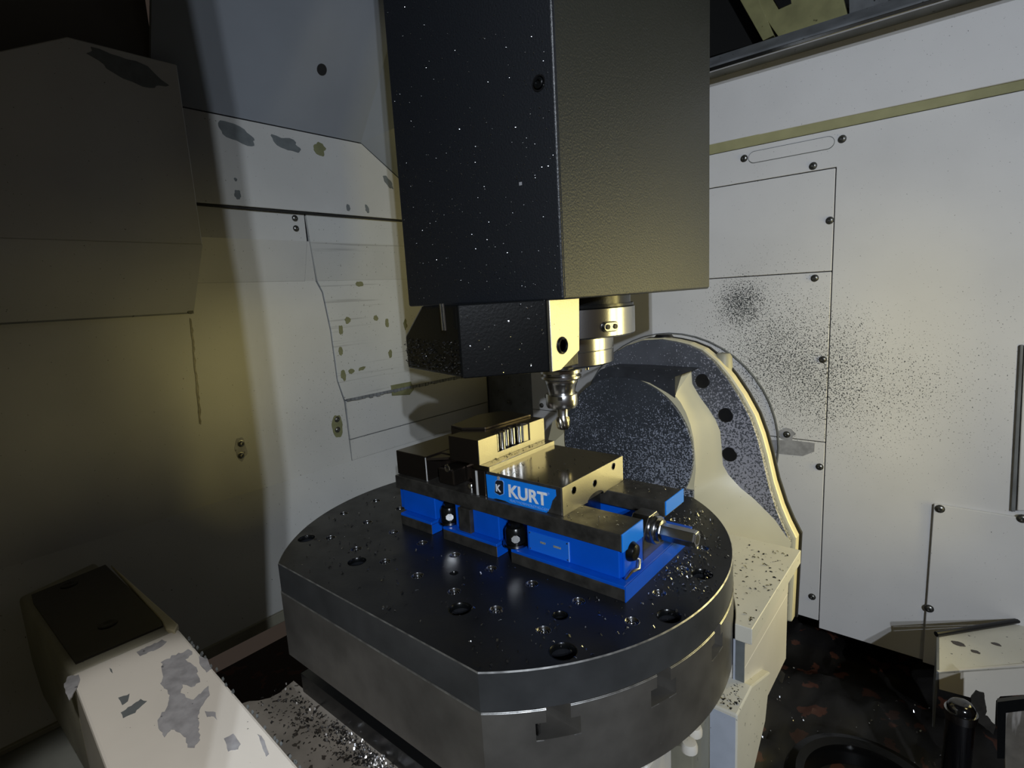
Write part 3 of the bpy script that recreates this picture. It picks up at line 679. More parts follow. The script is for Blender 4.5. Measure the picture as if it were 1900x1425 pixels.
sh = pp(1, -.0016, (919, 893), (922, 890), (932, 891), (935, 895), (935, 917), (928, 920), (918, 914))
MB().prism(sh, 1, -.0019, -.0012).build('emblem_rim', M['pale'], lbl)
cxs = sum(p[0] for p in sh)/7; czs = sum(p[1] for p in sh)/7
em_ = MB().prism([(cxs+(x-cxs)*.9, czs+(z-czs)*.92) for x, z in sh], 1, -.0022, -.0012).build('emblem', M['emblem'], lbl)
q = P(920, 912, 1, -.0022); text('K', q.x+.0002, q.z+.001, .0135, -.0024, M['white'], em_, offset=.0004, sx=.95)
MB().prism(circle((P(925, 887, 1, -.0016).x, P(925, 887, 1, -.0016).z), .0024, 12), 1, -.0022, -.0012).build('emblem_crest', M['patch_l'], lbl)
# fixed jaw: body, recessed bay with screw, dark jaw plate, bright step
fj = MB().box(-.3125, -.2425, 0, .150, ZR1, .0015).build('fixed_jaw', M['jawdark'], vs_, bev=.0008, seg=1)
MB().box(-.2425, -.148, .030, .150, ZR1, .0010).build('jaw_bay', M['jawdark'], fj, bev=.0008, seg=1)
MB().box(-.222, -.190, .004, .030, ZR1, -.012).build('jaw_web', M['jawdark'], fj, bev=.002)
wsh = MB().add([(-.2425, .0, -.0005), (-.205, .030, -.0005), (-.2425, .030, -.0005), (-.2425, .0, -.004), (-.205, .030, -.004), (-.2425, .030, -.004)],
         [(0, 1, 2), (3, 5, 4), (0, 3, 4, 1), (1, 4, 5, 2), (2, 5, 3, 0)]); wsh.build('corner_web', M['jawdark'], fj)
MB().box(-.244, -.2428, -.0006, .0008, ZR1, .0).build('jaw_edge_glint', M['bright'], fj)  # glint on the jaw edge, painted as a pale strip
jp = MB().box(-.148, -.1235, -.001, .150, ZR1, -.0005).build('jaw_plate', M['jawdark'], fj, bev=.0006, seg=1)
MB().box(-.1400, -.1372, -.0022, .0, ZR1-.001, -.0018).build('plate_edge', M['bright'], jp)  # highlight line painted as a pale strip on the jaw plate
MB().box(-.1462, -.1172, .001, .1495, -.0005, .0062).build('jaw_ledge', M['jawtop'], fj, bev=.0004, seg=1)
MB().box(-.1176, -.1160, .001, .1495, -.0002, .0060).build('bright_strip', M['brushed'], fj)
q = P(838, 866, 1, .030); MB().lathe([(.0060, 0), (.0060, -.002), (.0048, -.0026), (.0030, -.002), (0, -.002)], (-.200, .0040, -.010), 1, 20).build('jaw_bolt', M['steel'], fj, smooth=True)
MB().lathe([(.0058, ZR1), (.0058, -.0310), (.0045, -.0285), (0, -.0280)], (-.163, .012, 0), 2, 20).build('jaw_bolt', M['steel'], fj, smooth=True)
# workpiece: stepped block with a milled pocket in the bright face
wp = thing('workpiece', 'stepped steel block with a scalloped milled pocket, clamped above the fixed jaw', 'workpiece', (-.17, .07, .003))
ZW0, ZW1 = .0064, .0405
pk = [(-.134, 0), (-.134, .038)]
for k in range(5):      # scalloped pocket wall
    yc = .047+k*.0125
    for a in (PI*.95, PI*.72, PI*.5, PI*.28, PI*.05): pk.append((-.1455-.005*math.sin(a)+(0 if k in (0, 4) else -.003), yc-.0062*math.cos(PI-a)*-1*-1))
pk += [(-.134, .112), (-.134, .148)]
bk_ = [(-.218, .148), (-.235, .110), (-.222, .036), (-.190, .030), (-.190, 0)]
body = MB().prism(pk+bk_, 2, ZW0, ZW1).build('block', M['jawdark'], wp)
# bright ground front face either side of the pocket and below it
fpts = [(0.0003, ZW0), (.1478, ZW0), (.1478, ZW1), (.1122, ZW1), (.1122, ZW0+.008), (.0378, ZW0+.008), (.0378, ZW1), (.0003, ZW1)]
MB().prism(fpts, 0, -.134, -.1328).build('front_face', M['brushed'], wp, label='bright ground face around the pocket')
for k in range(6):      # scallops: bright rounded ribs of the pocket
    y = .0430+k*.0128
    MB().lathe([(.0052 if k % 2 else .0042, ZW0+.008), (.0052 if k % 2 else .0042, ZW1-.0012)], (-.1395-(.003 if k in (2, 3) else 0), y, 0), 2, 18).build('scallop', M['tool'], wp, smooth=True)
MB().box(-.140, -.133, .0975, .108, ZW0+.009, ZW1-.001).build('pocket_wall', M['brushed'], wp)
MB().prism([(-.218, .148), (-.235, .110), (-.222, .036), (-.195, .032), (-.165, .05), (-.158, .148)], 2, ZW1, ZW1+.0035).build('raised_top', M['jawdark'], wp, bev=.0006)
# clamp bolts in the flange slots
def clamp(name, label, x, y, z, r=.0125):
    t = thing(name, label, 'bolt', (x, y, ZT), 'clamp bolts holding the vise down')
    MB().lathe([(r*1.25, z-.016), (r*1.25, z-.0125), (r*.95, z-.012)], (x, y, 0), 2, 28).build('washer', M['nut'], t, smooth=True)
    MB().lathe([(r, z-.0125), (r, z+.004), (r*.85, z+.008), (r*.5, z+.0095), (0, z+.0095)], (x, y, 0), 2, 28).build('cap', M['oily'], t, smooth=True)
    MB().lathe([(r*.62, z+.008), (r*.62, z+.013), (r*.45, z+.014), (0, z+.014)], (x, y, 0), 2, 8).build('stud', M['oily'], t)
    # flat bright facet turned to the front
    d_ = (Vector((CAM.x, CAM.y, 0))-Vector((x, y, 0))).normalized(); s_ = Vector((-d_.y, d_.x, 0)); c_ = Vector((x, y, z-.004))+d_*r*.95
    MB().loft([c_+s_*.0066*math.cos(a)*1.1+Vector((0, 0, .0062*math.sin(a))) for a in [2*PI*(k+.5)/8 for k in range(8)]],
              [c_+d_*.0016+s_*.0058*math.cos(a)+Vector((0, 0, .0054*math.sin(a))) for a in [2*PI*(k+.5)/8 for k in range(8)]]).build('nut_facet', M['steel'], t)
    return t
clamp('clamp_bolt', 'black clamp bolt in the short blue recess, farthest left under the vise', -.200, -.0005, -.0735)
clamp('clamp_bolt', 'black clamp bolt in the long blue recess, beside the name plate', -.0745, -.002, -.0735, .0135)
ct = thing('coolant_fitting', 'black round fitting with a bent bright tube at the right end of the vise', 'fitting', (.078, .02, -.09))
q = P(1176, 1024, 0, .088)
MB().lathe([(.0, .074), (.010, .074), (.0115, .078), (.0115, .086), (.009, .091), (.0045, .092), (0, .092)], (0, q.y, q.z+.0), 0, 24).build('fitting_body', M['oily'], ct, smooth=True)
a_ = P(1192, 1040, 0, .092); e_ = P(1158, 1074, 2, -.088)
MB().tube([(.082, a_.y-.004, a_.z+.004), (.088, a_.y, a_.z), (.0905, a_.y-.006, a_.z-.008), (.088, lerp(a_.y, e_.y, .6), -.084), (.086, e_.y, -.0885)], [.0022, .0026, .0022, .0020, .0018], 10).build('bent_tube', M['tool'], ct, smooth=True)

# ================================================================== TRUNNION (right/back)
ty = thing('trunnion_support', 'cream trunnion housing with a dark speckled disc behind the table', 'trunnion', (-.05, .45, -.36))
YF = .44; YD = .40
fl_px = [(1118, 690), (1128, 668), (1143, 652), (1163, 641), (1190, 632), (1225, 630), (1250, 634), (1275, 640), (1300, 651), (1325, 672), (1350, 703), (1372, 737), (1392, 775), (1405, 812), (1415, 850), (1426, 900), (1440, 945), (1452, 975), (1466, 1004)]
fo = pp(1, YF, *fl_px)+[(.150, -.36), (-.33, -.36), (-.30, -.05)]
cx_ = -.08
MB().prism(fo, 1, YF, YF+.012).build('flange', M['flange'], ty, bev=.002, label='speckled dark grey flange ring')
big_o = [((x-cx_)*1.03+cx_, z+.002 if z > -.3 else z) for x, z in fo]
MB().prism(big_o, 1, YF+.012, YF+.034).build('housing', M['cream'], ty, bev=.004, label='cream painted housing behind the flange')
bo2 = [((x-cx_)*1.045+cx_, z+.003 if z > -.3 else z) for x, z in fo]
MB().prism(bo2, 1, YF+.034, YF+.040).build('seal', M['plug'], ty)
MB().lathe([(.13, YF+.05), (.13, YW-.012)], (-.12, 0, -.06), 1, 48).build('shaft_cover', M['rail'], ty, smooth=True)
for q in ((1304, 707), (1347, 770), (1354, 843)):
    c = P(*q, 1, YF); MB().lathe([(.0128, 0), (.0128, -.0012), (.0120, -.0018), (0, -.0016)], c, 1, 28).build('hole_plug', M['plug'], ty, smooth=True)
# casting lugs on the top edge
for q, rr in (((1232, 632), .014), ((1342, 668), .011)):
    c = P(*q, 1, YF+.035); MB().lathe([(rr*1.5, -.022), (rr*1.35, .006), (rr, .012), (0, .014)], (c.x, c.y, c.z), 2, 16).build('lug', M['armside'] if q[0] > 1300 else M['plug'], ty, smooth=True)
# arm: lofted from the front rim (round the disc) back to the flange
front_px = [(1118, 727), (1134, 712), (1152, 703), (1170, 698), (1188, 699), (1206, 704), (1222, 712), (1238, 722), (1252, 733), (1263, 747), (1273, 766), (1281, 788), (1287, 815), (1290, 845), (1291, 872), (1288, 900), (1290, 925), (1304, 948), (1322, 975), (1336, 1010), (1346, 1060)]
back_px = [(1118, 690), (1130, 680), (1155, 680), (1180, 680), (1210, 681), (1240, 682), (1262, 683), (1275, 684), (1283, 687), (1285, 712), (1298, 735), (1315, 758), (1328, 778), (1337, 800), (1340, 835), (1342, 862), (1352, 880), (1375, 905), (1400, 925), (1440, 965), (1468, 1006)]
fr = [P(x, y, 1, YD) for x, y in front_px]; bk2 = [P(x, y, 1, YF+.0005) for x, y in back_px]
fr2 = fr+[Vector((.06, YD, -.36)), Vector((-.32, YD, -.36)), Vector((-.32, YD, -.10)), Vector((-.262, YD, -.05))]
bk3 = bk2+[Vector((.14, YF, -.36)), Vector((-.33, YF, -.36)), Vector((-.33, YF, -.05)), Vector((-.262, YF, .0))]
MB().loft(fr2, bk3).build('arm', M['cream'], ty, smooth=True, label='cream painted arm curving round the disc')
# dark head plate of the arm above the disc
dk = [P(x, y, 1, YD-.0006) for x, y in ((1118, 727), (1134, 712), (1152, 703), (1170, 698), (1188, 699), (1206, 704), (1222, 712), (1238, 722), (1252, 733), (1252, 697), (1283, 686), (1155, 679), (1118, 690))]
tp = MB().prism(pp(1, YD, (1080, 760), (1100, 706), (1114, 686), (1130, 680), (1190, 682), (1283, 688), (1253, 699), (1253, 738), (1238, 728), (1206, 710), (1188, 705), (1170, 704), (1152, 709), (1134, 718), (1115, 733)), 1, YD-.001, YF)
tp.build('top_pad', mat('oily_dark_top', (.035, .038, .045), .4, var=.4, vscale=30, specks=((.28, .28, .3), 200, .70, [])), ty, label='dark oily pad above the disc')
dc = pp(1, YD, (1290, 845))[0]; 
dz = (P(1170, 700, 1, YD).z + -.205)/2; dr = (P(1170, 700, 1, YD).z - -.205)/2; dx = P(1288, 860, 1, YD).x-dr
dd_ = circle((dx, dz), dr, 72)
disc = MB().prism(dd_, 1, YD-.006, YD+.01).build('bearing_disc', M['disc'], ty, bev=.001, seg=1, label='dark blue grey disc speckled with chips')
MB().prism([(-.34, -.36), (.004, -.36), (.004, -.13), (-.34, -.13)], 1, YD-.0062, YD+.02).build('lower_plate', M['disc'], ty)

# ================================================================== CRADLE under the table
cr = thing('table_cradle', 'cream painted cradle casting stepping down beneath the rotary table', 'casting', (.1, .2, -.5))
def yz(pts, x0, x1, name, m, bev=.002, label=None): return MB().prism(pts, 0, x0, x1).build(name, M[m], cr, bev=bev, label=label)
def ledge_plan(x1, y1, R=.3185, y0=.135):
    arc = []
    for k in range(15):
        y = lerp(min(y1-.002, .3185), y0, k/14); arc.append((TC[0]+math.sqrt(max(0, R*R-(y-TC[1])**2)), y) if y < .3175 else (.02, y))
    return [(x1, y0), (x1, y1), (.02, y1)]+arc
MB().prism(ledge_plan(.181, .385), 2, -.19, -.212).build('top_ledge', M['creamd'], cr, bev=.0008, seg=1)
MB().prism(ledge_plan(.172, .350, y0=.137), 2, -.212, -.248).build('side_web', M['creamw'], cr)
MB().box(.1615, .1722, .1362, .1372, -.268, -.213).build('dark_recess', M['patch'], cr)
yz([(.350, -.248), (.137, -.248), (.137, -.27), (.200, -.362), (.350, -.362)], .06, .172, 'side_web', 'creamw')
yz([(.1355, -.212), (.1350, -.268), (.137, -.268), (.137, -.212)], .1588, .1612, 'step_face', 'bluegrey', 0)
yz([(.136, -.268), (.080, -.270), (.080, -.52), (.150, -.40), (.20, -.362), (.22, -.30)], .148, .182, 'lower_step', 'creamd')
yz([(.0795, -.275), (.0790, -.52), (.0805, -.52), (.0805, -.275)], .150, .180, 'step_face', 'bluegrey', 0)
yz([(.300, -.272), (-.10, -.272), (-.10, -.34), (.30, -.34)], -.20, .118, 'deck', 'creamd')
yz([(.02, -.275), (-.04, -.275), (-.10, -.34), (-.10, -.55), (.02, -.55)], -.05, .128, 'front_foot', 'creamw', .004)
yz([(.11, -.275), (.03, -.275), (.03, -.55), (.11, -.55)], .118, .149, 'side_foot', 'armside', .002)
for q in ((1288, 1358), (1279, 1388)):
    c = P(*q, 2, -.272); MB().lathe([(.009, -.002), (.009, .004), (.0075, .008), (0, .009)], c, 2, 16).build('cast_boss', M['creamw'], cr, smooth=True)
# plate with a round cut-out, left of the table
pt = [(-.100, -.171), (-.395, -.167)]
cc = (-.435, -.165); 
nt_ = [P(*q, 2, -.33) for q in ((545, 1262), (530, 1274), (518, 1285), (500, 1294), (480, 1299), (462, 1300))]
pl = [(p.x, p.y) for p in nt_]+[(-.44, -.30), (-.05, -.30), (-.05, -.171)]
yz_ = MB().prism(pl, 2, -.345, -.33).build('side_plate', mat('shaded_plate', (.24, .225, .20), .5, var=.35, vscale=20, specks=((.04, .035, .03), 120, .66, [((-.22, -.19, -.33), .2, .06)])), cr, bev=.001, seg=1, label='plate coloured dark for shade, littered with dark chips')  # light plate in shade; the shade is put into its darker base colour
MB().box(-.36, .05, -.171, -.150, -.45, -.30).build('side_wall', M['sump'], cr)

# ================================================================== LEFT ARM
la = thing('support_block', 'peeling cream arm with a black pad on top at the lower left', 'arm', (-.4, -.38, -.3))
ZA = -.17
A0, B0, C0, D0 = [P(*q, 2, ZA) for q in ((176, 1042), (331, 1166), (131, 1252), (33, 1108))]
yR = B0.y; yL = C0.y
def ext(a, b_, t): return a+(b_-a)*t
Bf = P(556, 1425, 1, yR-.004); nS = (Bf-B0).cross(C0-B0).normalized(); nS = nS if nS.z > 0 else -nS
def S(px, py):
    d = RX*(px-950)+RY*(py-712.5)+RZ*F; t = (B0-CAM).dot(nS)/d.dot(nS); return CAM+d*t
Cf = S(196, 1425)
Bx = ext(B0, Bf, 1.35); Cx = ext(C0, Cf, 1.35)
dn = Vector((0, 0, -.15))
# sloping cream face (front), body below
bod = MB().loft([B0, C0, Cx, Bx], [B0+dn, C0+dn, Cx+dn, Bx+dn])
body = bod.build('front_slope', M['creamw'], la, bev=.003, label='bright cream slope with peeling grey patches')
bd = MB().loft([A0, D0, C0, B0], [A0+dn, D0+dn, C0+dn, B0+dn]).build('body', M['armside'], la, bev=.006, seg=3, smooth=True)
# black pad let into the top
pa = [P(*q, 2, ZA+.001) for q in ((196, 1048), (300, 1150), (303, 1162), (140, 1232), (62, 1120), (58, 1104))]
MB().loft([p+Vector((0, 0, .001)) for p in pa], [p-Vector((0, 0, .004)) for p in pa]).build('black_pad', M['armtop'], la, bev=.001)
for q in ((128, 1085), (200, 1158)):
    c = P(*q, 2, ZA+.002); MB().lathe([(.011, 0), (.011, .001), (.008, .0016), (.004, .0005), (0, .0003)], c, 2, 20).build('pad_screw', M['oily'], la, smooth=True)
rim = [P(*q, 2, ZA+.004) for q in ((205, 1046), (331, 1158), (324, 1170), (308, 1166), (300, 1150))]
MB().loft(rim, [p-Vector((0, 0, .008)) for p in rim]).build('pad_rim', M['cream'], la, bev=.0015)
# peeled patches on the slope
nS = (Bf-B0).cross(C0-B0).normalized(); nS = nS if nS.z > 0 else -nS
def S(px, py):
    d = RX*(px-950)+RY*(py-712.5)+RZ*F; t = (B0-CAM).dot(nS)/d.dot(nS); return CAM+d*t
def speel(pix, m='patch_l'):
    q = [S(x, y) for x, y in pix]
    # stay on the (slightly twisted) slope: lift a hair
    MB().loft([p+nS*.0005 for p in q], [p-nS*.001 for p in q]).build('peeled_patch', M[m], la)
def jag(pix, seed, amp=2.2):
    r = random.Random(seed); out = []
    for i in range(len(pix)):
        a, b_ = pix[i], pix[(i+1) % len(pix)]
        m_ = max(1, int(math.hypot(b_[0]-a[0], b_[1]-a[1])/5))
        for k in range(m_):
            t = k/m_; out.append((lerp(a[0], b_[0], t)+r.uniform(-amp, amp), lerp(a[1], b_[1], t)+r.uniform(-amp, amp)))
    return out
speel(jag([(300, 1228), (330, 1214), (352, 1205), (358, 1215), (345, 1225), (364, 1240), (370, 1265), (355, 1275), (340, 1270), (335, 1285), (355, 1300), (385, 1275), (388, 1290), (370, 1318), (368, 1345), (372, 1375), (360, 1388), (350, 1388), (345, 1370), (332, 1358), (318, 1352), (306, 1368), (292, 1345), (296, 1328), (312, 1310), (316, 1290), (298, 1270), (302, 1250)], 1))
speel(jag([(118, 1275), (125, 1256), (145, 1252), (150, 1262), (140, 1282), (128, 1300)], 2, 1.2))
speel(jag([(254, 1210), (300, 1188), (310, 1192), (290, 1205), (260, 1218)], 3, 1.2))
speel(jag([(220, 1296), (240, 1288), (238, 1302), (226, 1308)], 4, 1), 'patch')
speel(jag([(224, 1322), (262, 1298), (272, 1302), (250, 1322), (228, 1332)], 5, 1), 'patch')
speel(jag([(368, 1218), (385, 1222), (392, 1240), (384, 1248), (372, 1236)], 6, 1))
speel(jag([(416, 1372), (434, 1362), (446, 1380), (440, 1392), (424, 1394)], 7, 1.5))
speel(jag([(478, 1362), (486, 1366), (500, 1400), (494, 1404)], 8, 1))
speel(jag([(380, 1320), (400, 1322), (402, 1336), (396, 1330), (384, 1330)], 9, .8))
speel(jag([(205, 1246), (203, 1240), (207, 1242), (209, 1250)], 10, .6), 'patch')
# dark chipped spots along the right edge
for k in range(26):
    t = random.random(); x = lerp(345, 560, t)+random.uniform(-5, 1); y = lerp(1178, 1425, t)+random.uniform(-3, 3)
    speel([(x-2, y-1), (x+1, y-3), (x+3, y+1), (x+1, y+4), (x-2, y+2)], 'patch')
# grimy sloping floor plate left of the arm
gp = thing('chip_tray', 'grey green sloping tray beside the cream arm at the bottom left corner', 'tray', (-.4, -.5, -.36))
tp_ = [P(*q, 2, -.352) for q in ((-60, 1345), (150, 1275), (210, 1500), (-120, 1500))]
MB().loft(tp_, [p-Vector((0, 0, .006)) for p in tp_]).build('tray_floor', mat('tray_grey', (.20, .21, .19), .45, var=.4, vscale=10), gp)
tp_ = [P(*q, 2, -.345) for q in ((-80, 1230), (90, 1180), (160, 1270), (-60, 1345))]
MB().loft(tp_, [p-Vector((0, 0, .03)) for p in tp_]).build('tray_back', M['sump'], gp)

# ================================================================== LOWER RIGHT: bracket, hose, plate
br = thing('splash_bracket', 'cream sheet bracket with dark drips at the lower right corner', 'bracket', (.42, .6, -.45))
ZK = -.40
k1, k2, k3, k4 = [P(*q, 2, ZK) for q in ((1742, 1182), (1960, 1145), (1960, 1232), (1742, 1247))]
MB().loft([k1, k2, k3, k4], [p-Vector((0, 0, .004)) for p in (k1, k2, k3, k4)]).build('top_sheet', M['creamd'], br, bev=.0006, seg=1)
nrm = (k3-k4).cross(Vector((0, 0, 1))).normalized()
def K(px, py):
    d = RX*(px-950)+RY*(py-712.5)+RZ*F; t = (k4-CAM).dot(nrm)/d.dot(nrm); return CAM+d*t
fc = [K(*q) for q in ((1742, 1247), (1960, 1229), (1960, 1285), (1856, 1292), (1848, 1300), (1846, 1345), (1830, 1340), (1822, 1300), (1800, 1294), (1743, 1279))]
MB().loft(fc, [p+nrm*.004 if (p+nrm-CAM).length > (p-CAM).length else p-nrm*.004 for p in fc]).build('front_sheet', M['creamw'], br)
to = -nrm if (k4+nrm-CAM).length > (k4-CAM).length else nrm
sp_ = [K(*q) for q in jag([(1802, 1290), (1812, 1280), (1824, 1284), (1830, 1310), (1828, 1325), (1846, 1345), (1842, 1362), (1815, 1340), (1800, 1330)], 12, 1.5)]
MB().loft([p+to*.0015 for p in sp_], [p-to*.0 for p in sp_]).build('oil_stain', mat('oil_stain', (.035, .033, .03), .4, var=.4, vscale=80), br)
MB().tube([k1+Vector((-.004, 0, .004)), P(1890, 1157, 2, ZK)+Vector((0, 0, .006))], .0045, 10).build('rubber_edge', M['plug'], br, smooth=True)
sw = [k1, k4, k4-Vector((0, 0, .10)), k1-Vector((0, 0, .10))]
MB().loft(sw, [p-Vector((.003, 0, 0)) for p in sw]).build('side_sheet', M['rail'], br)
for q, r in (((1778, 1195), .009), ((1810, 1210), .006), ((1849, 1196), .006)):
    MB().prism(blob((P(*q, 2, ZK).x, P(*q, 2, ZK).y), r, r*.6, q[0]), 2, ZK, ZK+.0012).build('oil_spot', mat('oil_spot', (.06, .05, .045), .4), br)
hs = thing('oily_hose', 'thick black oily hose standing upright below the cream bracket', 'hose', (.36, .42, -.6))
c = P(1783, 1320, 1, .42)
MB().tube([(c.x, .42, -.62), (c.x, .42, c.z-.03), (c.x, .42, c.z), (c.x, .42, c.z+.008), (c.x, .42, c.z+.013), (c.x, .42, c.z+.015)], [.017, .017, .0172, .0165, .013, .008], 24).build('hose_wall', M['hose'], hs, smooth=True)
MB().lathe([(.0195, -.006), (.0195, .006)], (c.x, .42, c.z-.004), 2, 24).build('hose_clamp', M['nut'], hs, smooth=True)
gd = thing('steel_guard', 'scuffed grey steel guard plate at the bottom right corner', 'guard', (.43, .4, -.6))
ga = [P(*q, 1, .38) for q in ((1862, 1312), (1960, 1300), (1960, 1500), (1866, 1500))]
MB().loft(ga, [p+Vector((0, .01, 0)) for p in ga]).build('guard_plate', mat('scuffed_guard', (.22, .20, .17), .45, metal=.3, var=.6, vscale=30, stripes=((.5, .47, .44), .60, .8, (60, 60, 8))), gd, bev=.001)
MB().prism(pp(1, .378, (1850, 1296), (1960, 1282), (1960, 1304), (1866, 1316), (1864, 1400), (1850, 1400)), 1, .370, .378).build('guard_frame', M['oily'], gd)
# big round flange lying in the sump
sg = thing('sump_flange', 'large glossy black round pipe flange sunk in the sump', 'pipe', (.26, .40, -.62))
cF = P(1610, 1475, 2, -.55)
MB().lathe([(.055, -.58), (.100, -.575), (.112, -.565), (.115, -.552), (.110, -.542), (.098, -.538), (.086, -.542), (.080, -.556), (.078, -.60)], (cF.x, cF.y, 0), 2, 64).build('flange_ring', mat('wet_black_casting', (.003, .003, .003), .16, bump=.3, bscale=60, spec=.2), sg, smooth=True)
MB().lathe([(.100, -.64), (.100, -.576)], (cF.x, cF.y, 0), 2, 48).build('pipe_body', M['sump'], sg, smooth=True)
MB().lathe([(.079, -.572), (.040, -.568), (0, -.568)], (cF.x, cF.y, 0), 2, 48).build('pipe_core', M['rust'], sg, smooth=True)
# black pit wall left of the sump, under the trunnion
# ================================================================== UPPER RIGHT machinery above the rail
um = thing('roof_frame', 'yellow primed steel frame above the grey rail at the top right', 'frame', (.03, .85, .8))
YU = .82
MB().prism(pp(1, YU, (1388, -60), (1550, -60), (1572, 28), (1444, 68), (1404, 10)), 1, YU, YU+.02).build('frame_plate', M['yellowp'], um, bev=.001)
MB().prism(pp(1, YU-.003, (1432, -60), (1460, -60), (1468, 6), (1446, 16), (1434, -4)), 1, YU-.003, YU).build('frame_window', M['plug'], um)
MB().prism(pp(1, YU-.002, (1345, -50), (1388, -50), (1436, 66), (1416, 76)), 1, YU-.004, YU+.02).build('frame_strut', M['yellowp'], um, bev=.001)
MB().prism(pp(1, YU+.03, (1300, -60), (1345, -60), (1410, 78), (1300, 110)), 1, YU+.03, YU+.04).build('frame_back', M['sump'], um)
MB().prism(pp(1, YU+.01, (1575, -60), (1700, -60), (1640, 10), (1576, 30)), 1, YU+.01, YU+.02).build('frame_end', M['rail'], um)

# ================================================================== CHIPS (loose swarf)
def chips(name, label, n, sampler, size=(.0012, .004), m='chip', flat=.5):
    mb = MB(); r = random.Random(len(label))
    for _ in range(n):
        p, nn = sampler(r); nn = Vector(nn).normalized(); u = nn.orthogonal().normalized(); v = nn.cross(u)
        a = r.uniform(0, 2*PI); t = (u*math.cos(a)+v*math.sin(a)); s = nn.cross(t)
        L_ = r.uniform(*size); W_ = L_*r.uniform(.25, .55); up_ = nn*r.uniform(.1, flat)*L_
        tl = s*math.tan(r.uniform(-.5, .5))*W_
        p = Vector(p)+nn*.0003
        mid = nn*W_*r.uniform(-.6, .6)
        vs = [p-t*L_/2-s*W_/2, p-t*L_/2+s*W_/2, p+s*W_/2+up_+mid, p-s*W_/2+up_, p+t*L_/2-s*W_/2+up_*.3, p+t*L_/2+s*W_/2+up_*.3+mid]
        mb.add(vs, [(0, 1, 2, 3), (3, 2, 5, 4)])
    o = mb.build(name, M[m], kind='stuff'); tag(o, label, 'chips'); return o
def gauss_region(cl, ax, n):
    """clusters [(px, py, spread px, weight)] on the plane ax = n[1], restricted by test"""
    def f(r):
        while True:
            tot = sum(c[3] for c in cl); k = r.random()*tot
            for c in cl:
                k -= c[3]
                if k <= 0: break
            px = r.gauss(c[0], c[2]); py = r.gauss(c[1], c[2]*c[4] if len(c) > 4 else c[2]*.6)
            p = P(px, py, ax, n[1])
            if n[2](p): return p, n[0]
    return f
def on_table(p):
    q = (p.x-TC[0], p.y-TC[1])
    return math.hypot(*q) < TR-.004 and abs(q[1]) < FLAT-.004 and not (-.325 < p.x < .096 and -.020 < p.y < .172)
chips('table_chips', 'bright wet metal chips scattered over the black table top', 420,
      gauss_region([(1270, 1010, 30, 4, .9), (1240, 1060, 28, 3, .6), (1290, 960, 22, 2), (1150, 1150, 90, 1.5), (800, 1070, 130, 1.6), (950, 1180, 120, 1.2), (640, 980, 60, 1.6), (1290, 1080, 30, 1.5)], 2, ((0, 0, 1), ZT, on_table)), (.0012, .0042), flat=.7)
chips('table_chips', 'dark chips lying between the bright ones on the black table top', 260,
      gauss_region([(1270, 1040, 45, 3, .9), (900, 1130, 180, 2), (640, 1000, 70, 1)], 2, ((0, 0, 1), ZT, on_table)), (.0015, .0045), 'chipd', .7)
chips('jaw_chips', 'tiny chips on the polished top of the movable jaw', 60,
      gauss_region([(960, 860, 30, 1), (1060, 850, 50, 1), (1000, 880, 40, 1)], 2, ((0, 0, 1), .0002, lambda p: JX+.006 < p.x < -.004 and .003 < p.y < .146)), (.001, .003), 'chipd')
chips('jaw_chips', 'chips caught on the bright ledge in front of the workpiece', 50,
      lambda r: ((r.uniform(-.1325, -.1245), r.uniform(.004, .146), .0064), (0, 0, 1)), (.001, .003), 'chipd')
chips('bed_chips', 'chips resting on the flat bed rails of the vise', 50,
      lambda r: ((r.uniform(.004, .08), r.choice((r.uniform(-.004, .04), r.uniform(.107, .155))), ZR1+.0001), (0, 0, 1)), (.001, .003), 'chip')
chips('head_chips', 'fine glinting chips stuck to the dark left face of the spindle head', 800,
      lambda r: ((r.uniform(HX0+.006, HX1-.004), HY0-.0002, min(.66, HZ+.01+abs(r.gauss(.12, .12)))), (0, -1, 0)), (.0006, .0018), 'chip', .6)
def lobe_s(r):
    a, b_ = Vector((P1.x, P1.y, 0)), Vector((P2_.x, P2_.y, 0)); t = r.uniform(.0, .97)
    nn = Vector((-(b_-a).y, (b_-a).x, 0)); nn = nn if nn.y < 0 else -nn
    return lerp(a, b_, t)+Vector((0, 0, r.uniform(zb0+.003, zb0+.042)))+nn.normalized()*.001, nn
chips('lobe_chips', 'wet chips caked on the oily lobe left of the spindle nose', 320, lobe_s, (.0012, .0036), 'chipd', .9)
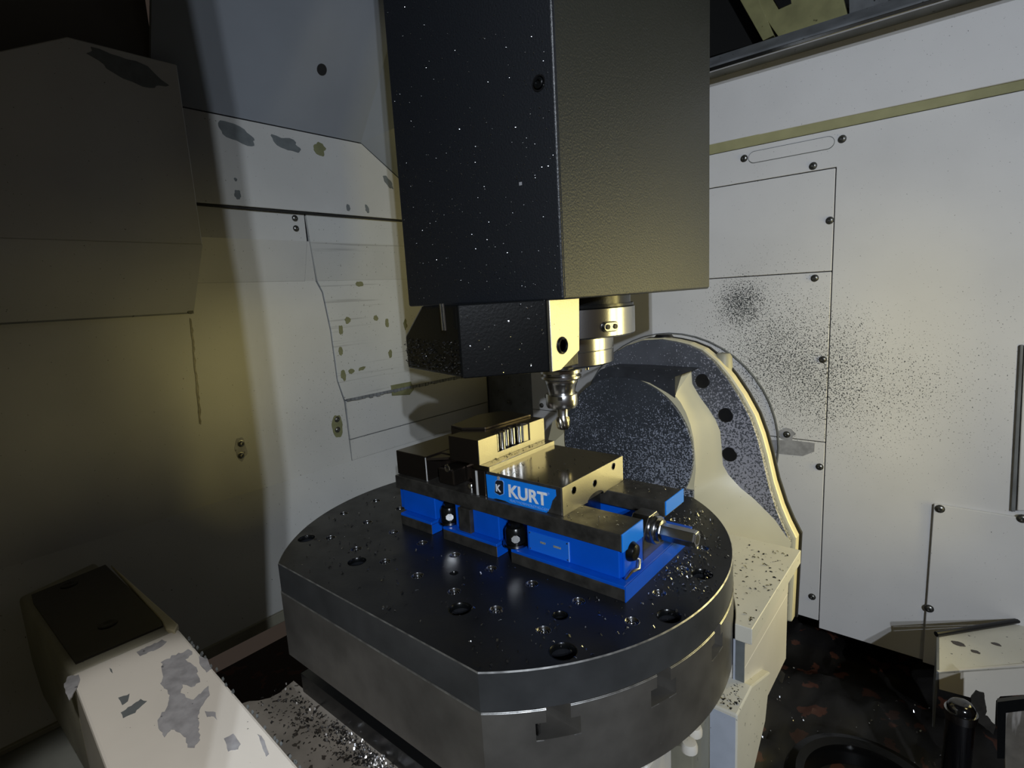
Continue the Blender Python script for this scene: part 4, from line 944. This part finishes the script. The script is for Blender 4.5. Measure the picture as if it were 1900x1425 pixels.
chips('lobe_chips', 'brightest glinting chips on the oily lobe under the head', 60, lobe_s, (.001, .0028), 'chip', .9)
def blk_s(r):
    a, b_ = Vector((P0.x, PY, 0)), Vector((P1.x, P1.y, 0)); t = r.random()
    nn = Vector((-(b_-a).y, (b_-a).x, 0)); nn = nn if nn.y < 0 else -nn
    return lerp(a, b_, t)+Vector((0, 0, r.uniform(zb0+.003, fz-.003)))+nn.normalized()*.0004, nn
chips('block_chips', 'sparse glinting chips on the black coolant block', 40, blk_s, (.001, .003), 'chip', .6)
chips('plate_chips', 'dark swarf piled on the grimy plate below the left side of the table', 700,  # the plate is not grimy, its base colour is darkened for shade
      lambda r: (((lambda t: (lerp(-.40, -.10, t), -.176-abs(r.gauss(0, .022))*(1.2-.6*t), -.3298))(r.random()**.7)), (0, 0, 1)), (.0015, .0050), 'chipd', .7)
chips('plate_chips', 'bright chips heaped along the table side of the grimy plate', 330,  # same plate, coloured dark for shade rather than grimy
      lambda r: (((lambda t: (lerp(-.27, -.10, t), -.174-abs(r.gauss(0, .012)), -.3292+r.random()*.004))(r.random()**.6)), (0, 0, 1)), (.0015, .0042), 'chip', .8)
chips('ledge_chips', 'dark chips on the cream ledges of the cradle', 110,
      lambda r: ((r.uniform(.10, .178), r.uniform(.14, .36), -.1898), (0, 0, 1)), (.0015, .005), 'chipd')
chips('ledge_chips', 'wet chips on the lower step of the cradle', 60,
      lambda r: ((r.uniform(.150, .178), r.uniform(.084, .130), -.2695), (0, 0, 1)), (.0015, .004), 'chipd')
chips('tray_chips', 'bright chips in the dark gap left of the cream arm', 40,
      gauss_region([(30, 1215, 22, 1, 1.2), (55, 1300, 15, .6)], 2, ((0, 0, 1), -.329, lambda p: True)), (.002, .005), 'chip', .8)
chips('sump_chips', 'glinting chips strewn over the rusty sludge in the sump', 90,
      lambda r: ((lambda x, y: ((x, y, -.60+.035*noise.noise(Vector((x*9, y*9, 0)))+.012*noise.noise(Vector((x*40, y*40, 3)))+.001), (0, 0, 1)))(r.uniform(.08, .42), r.uniform(.30, .72))), (.002, .005), 'chip', .8)
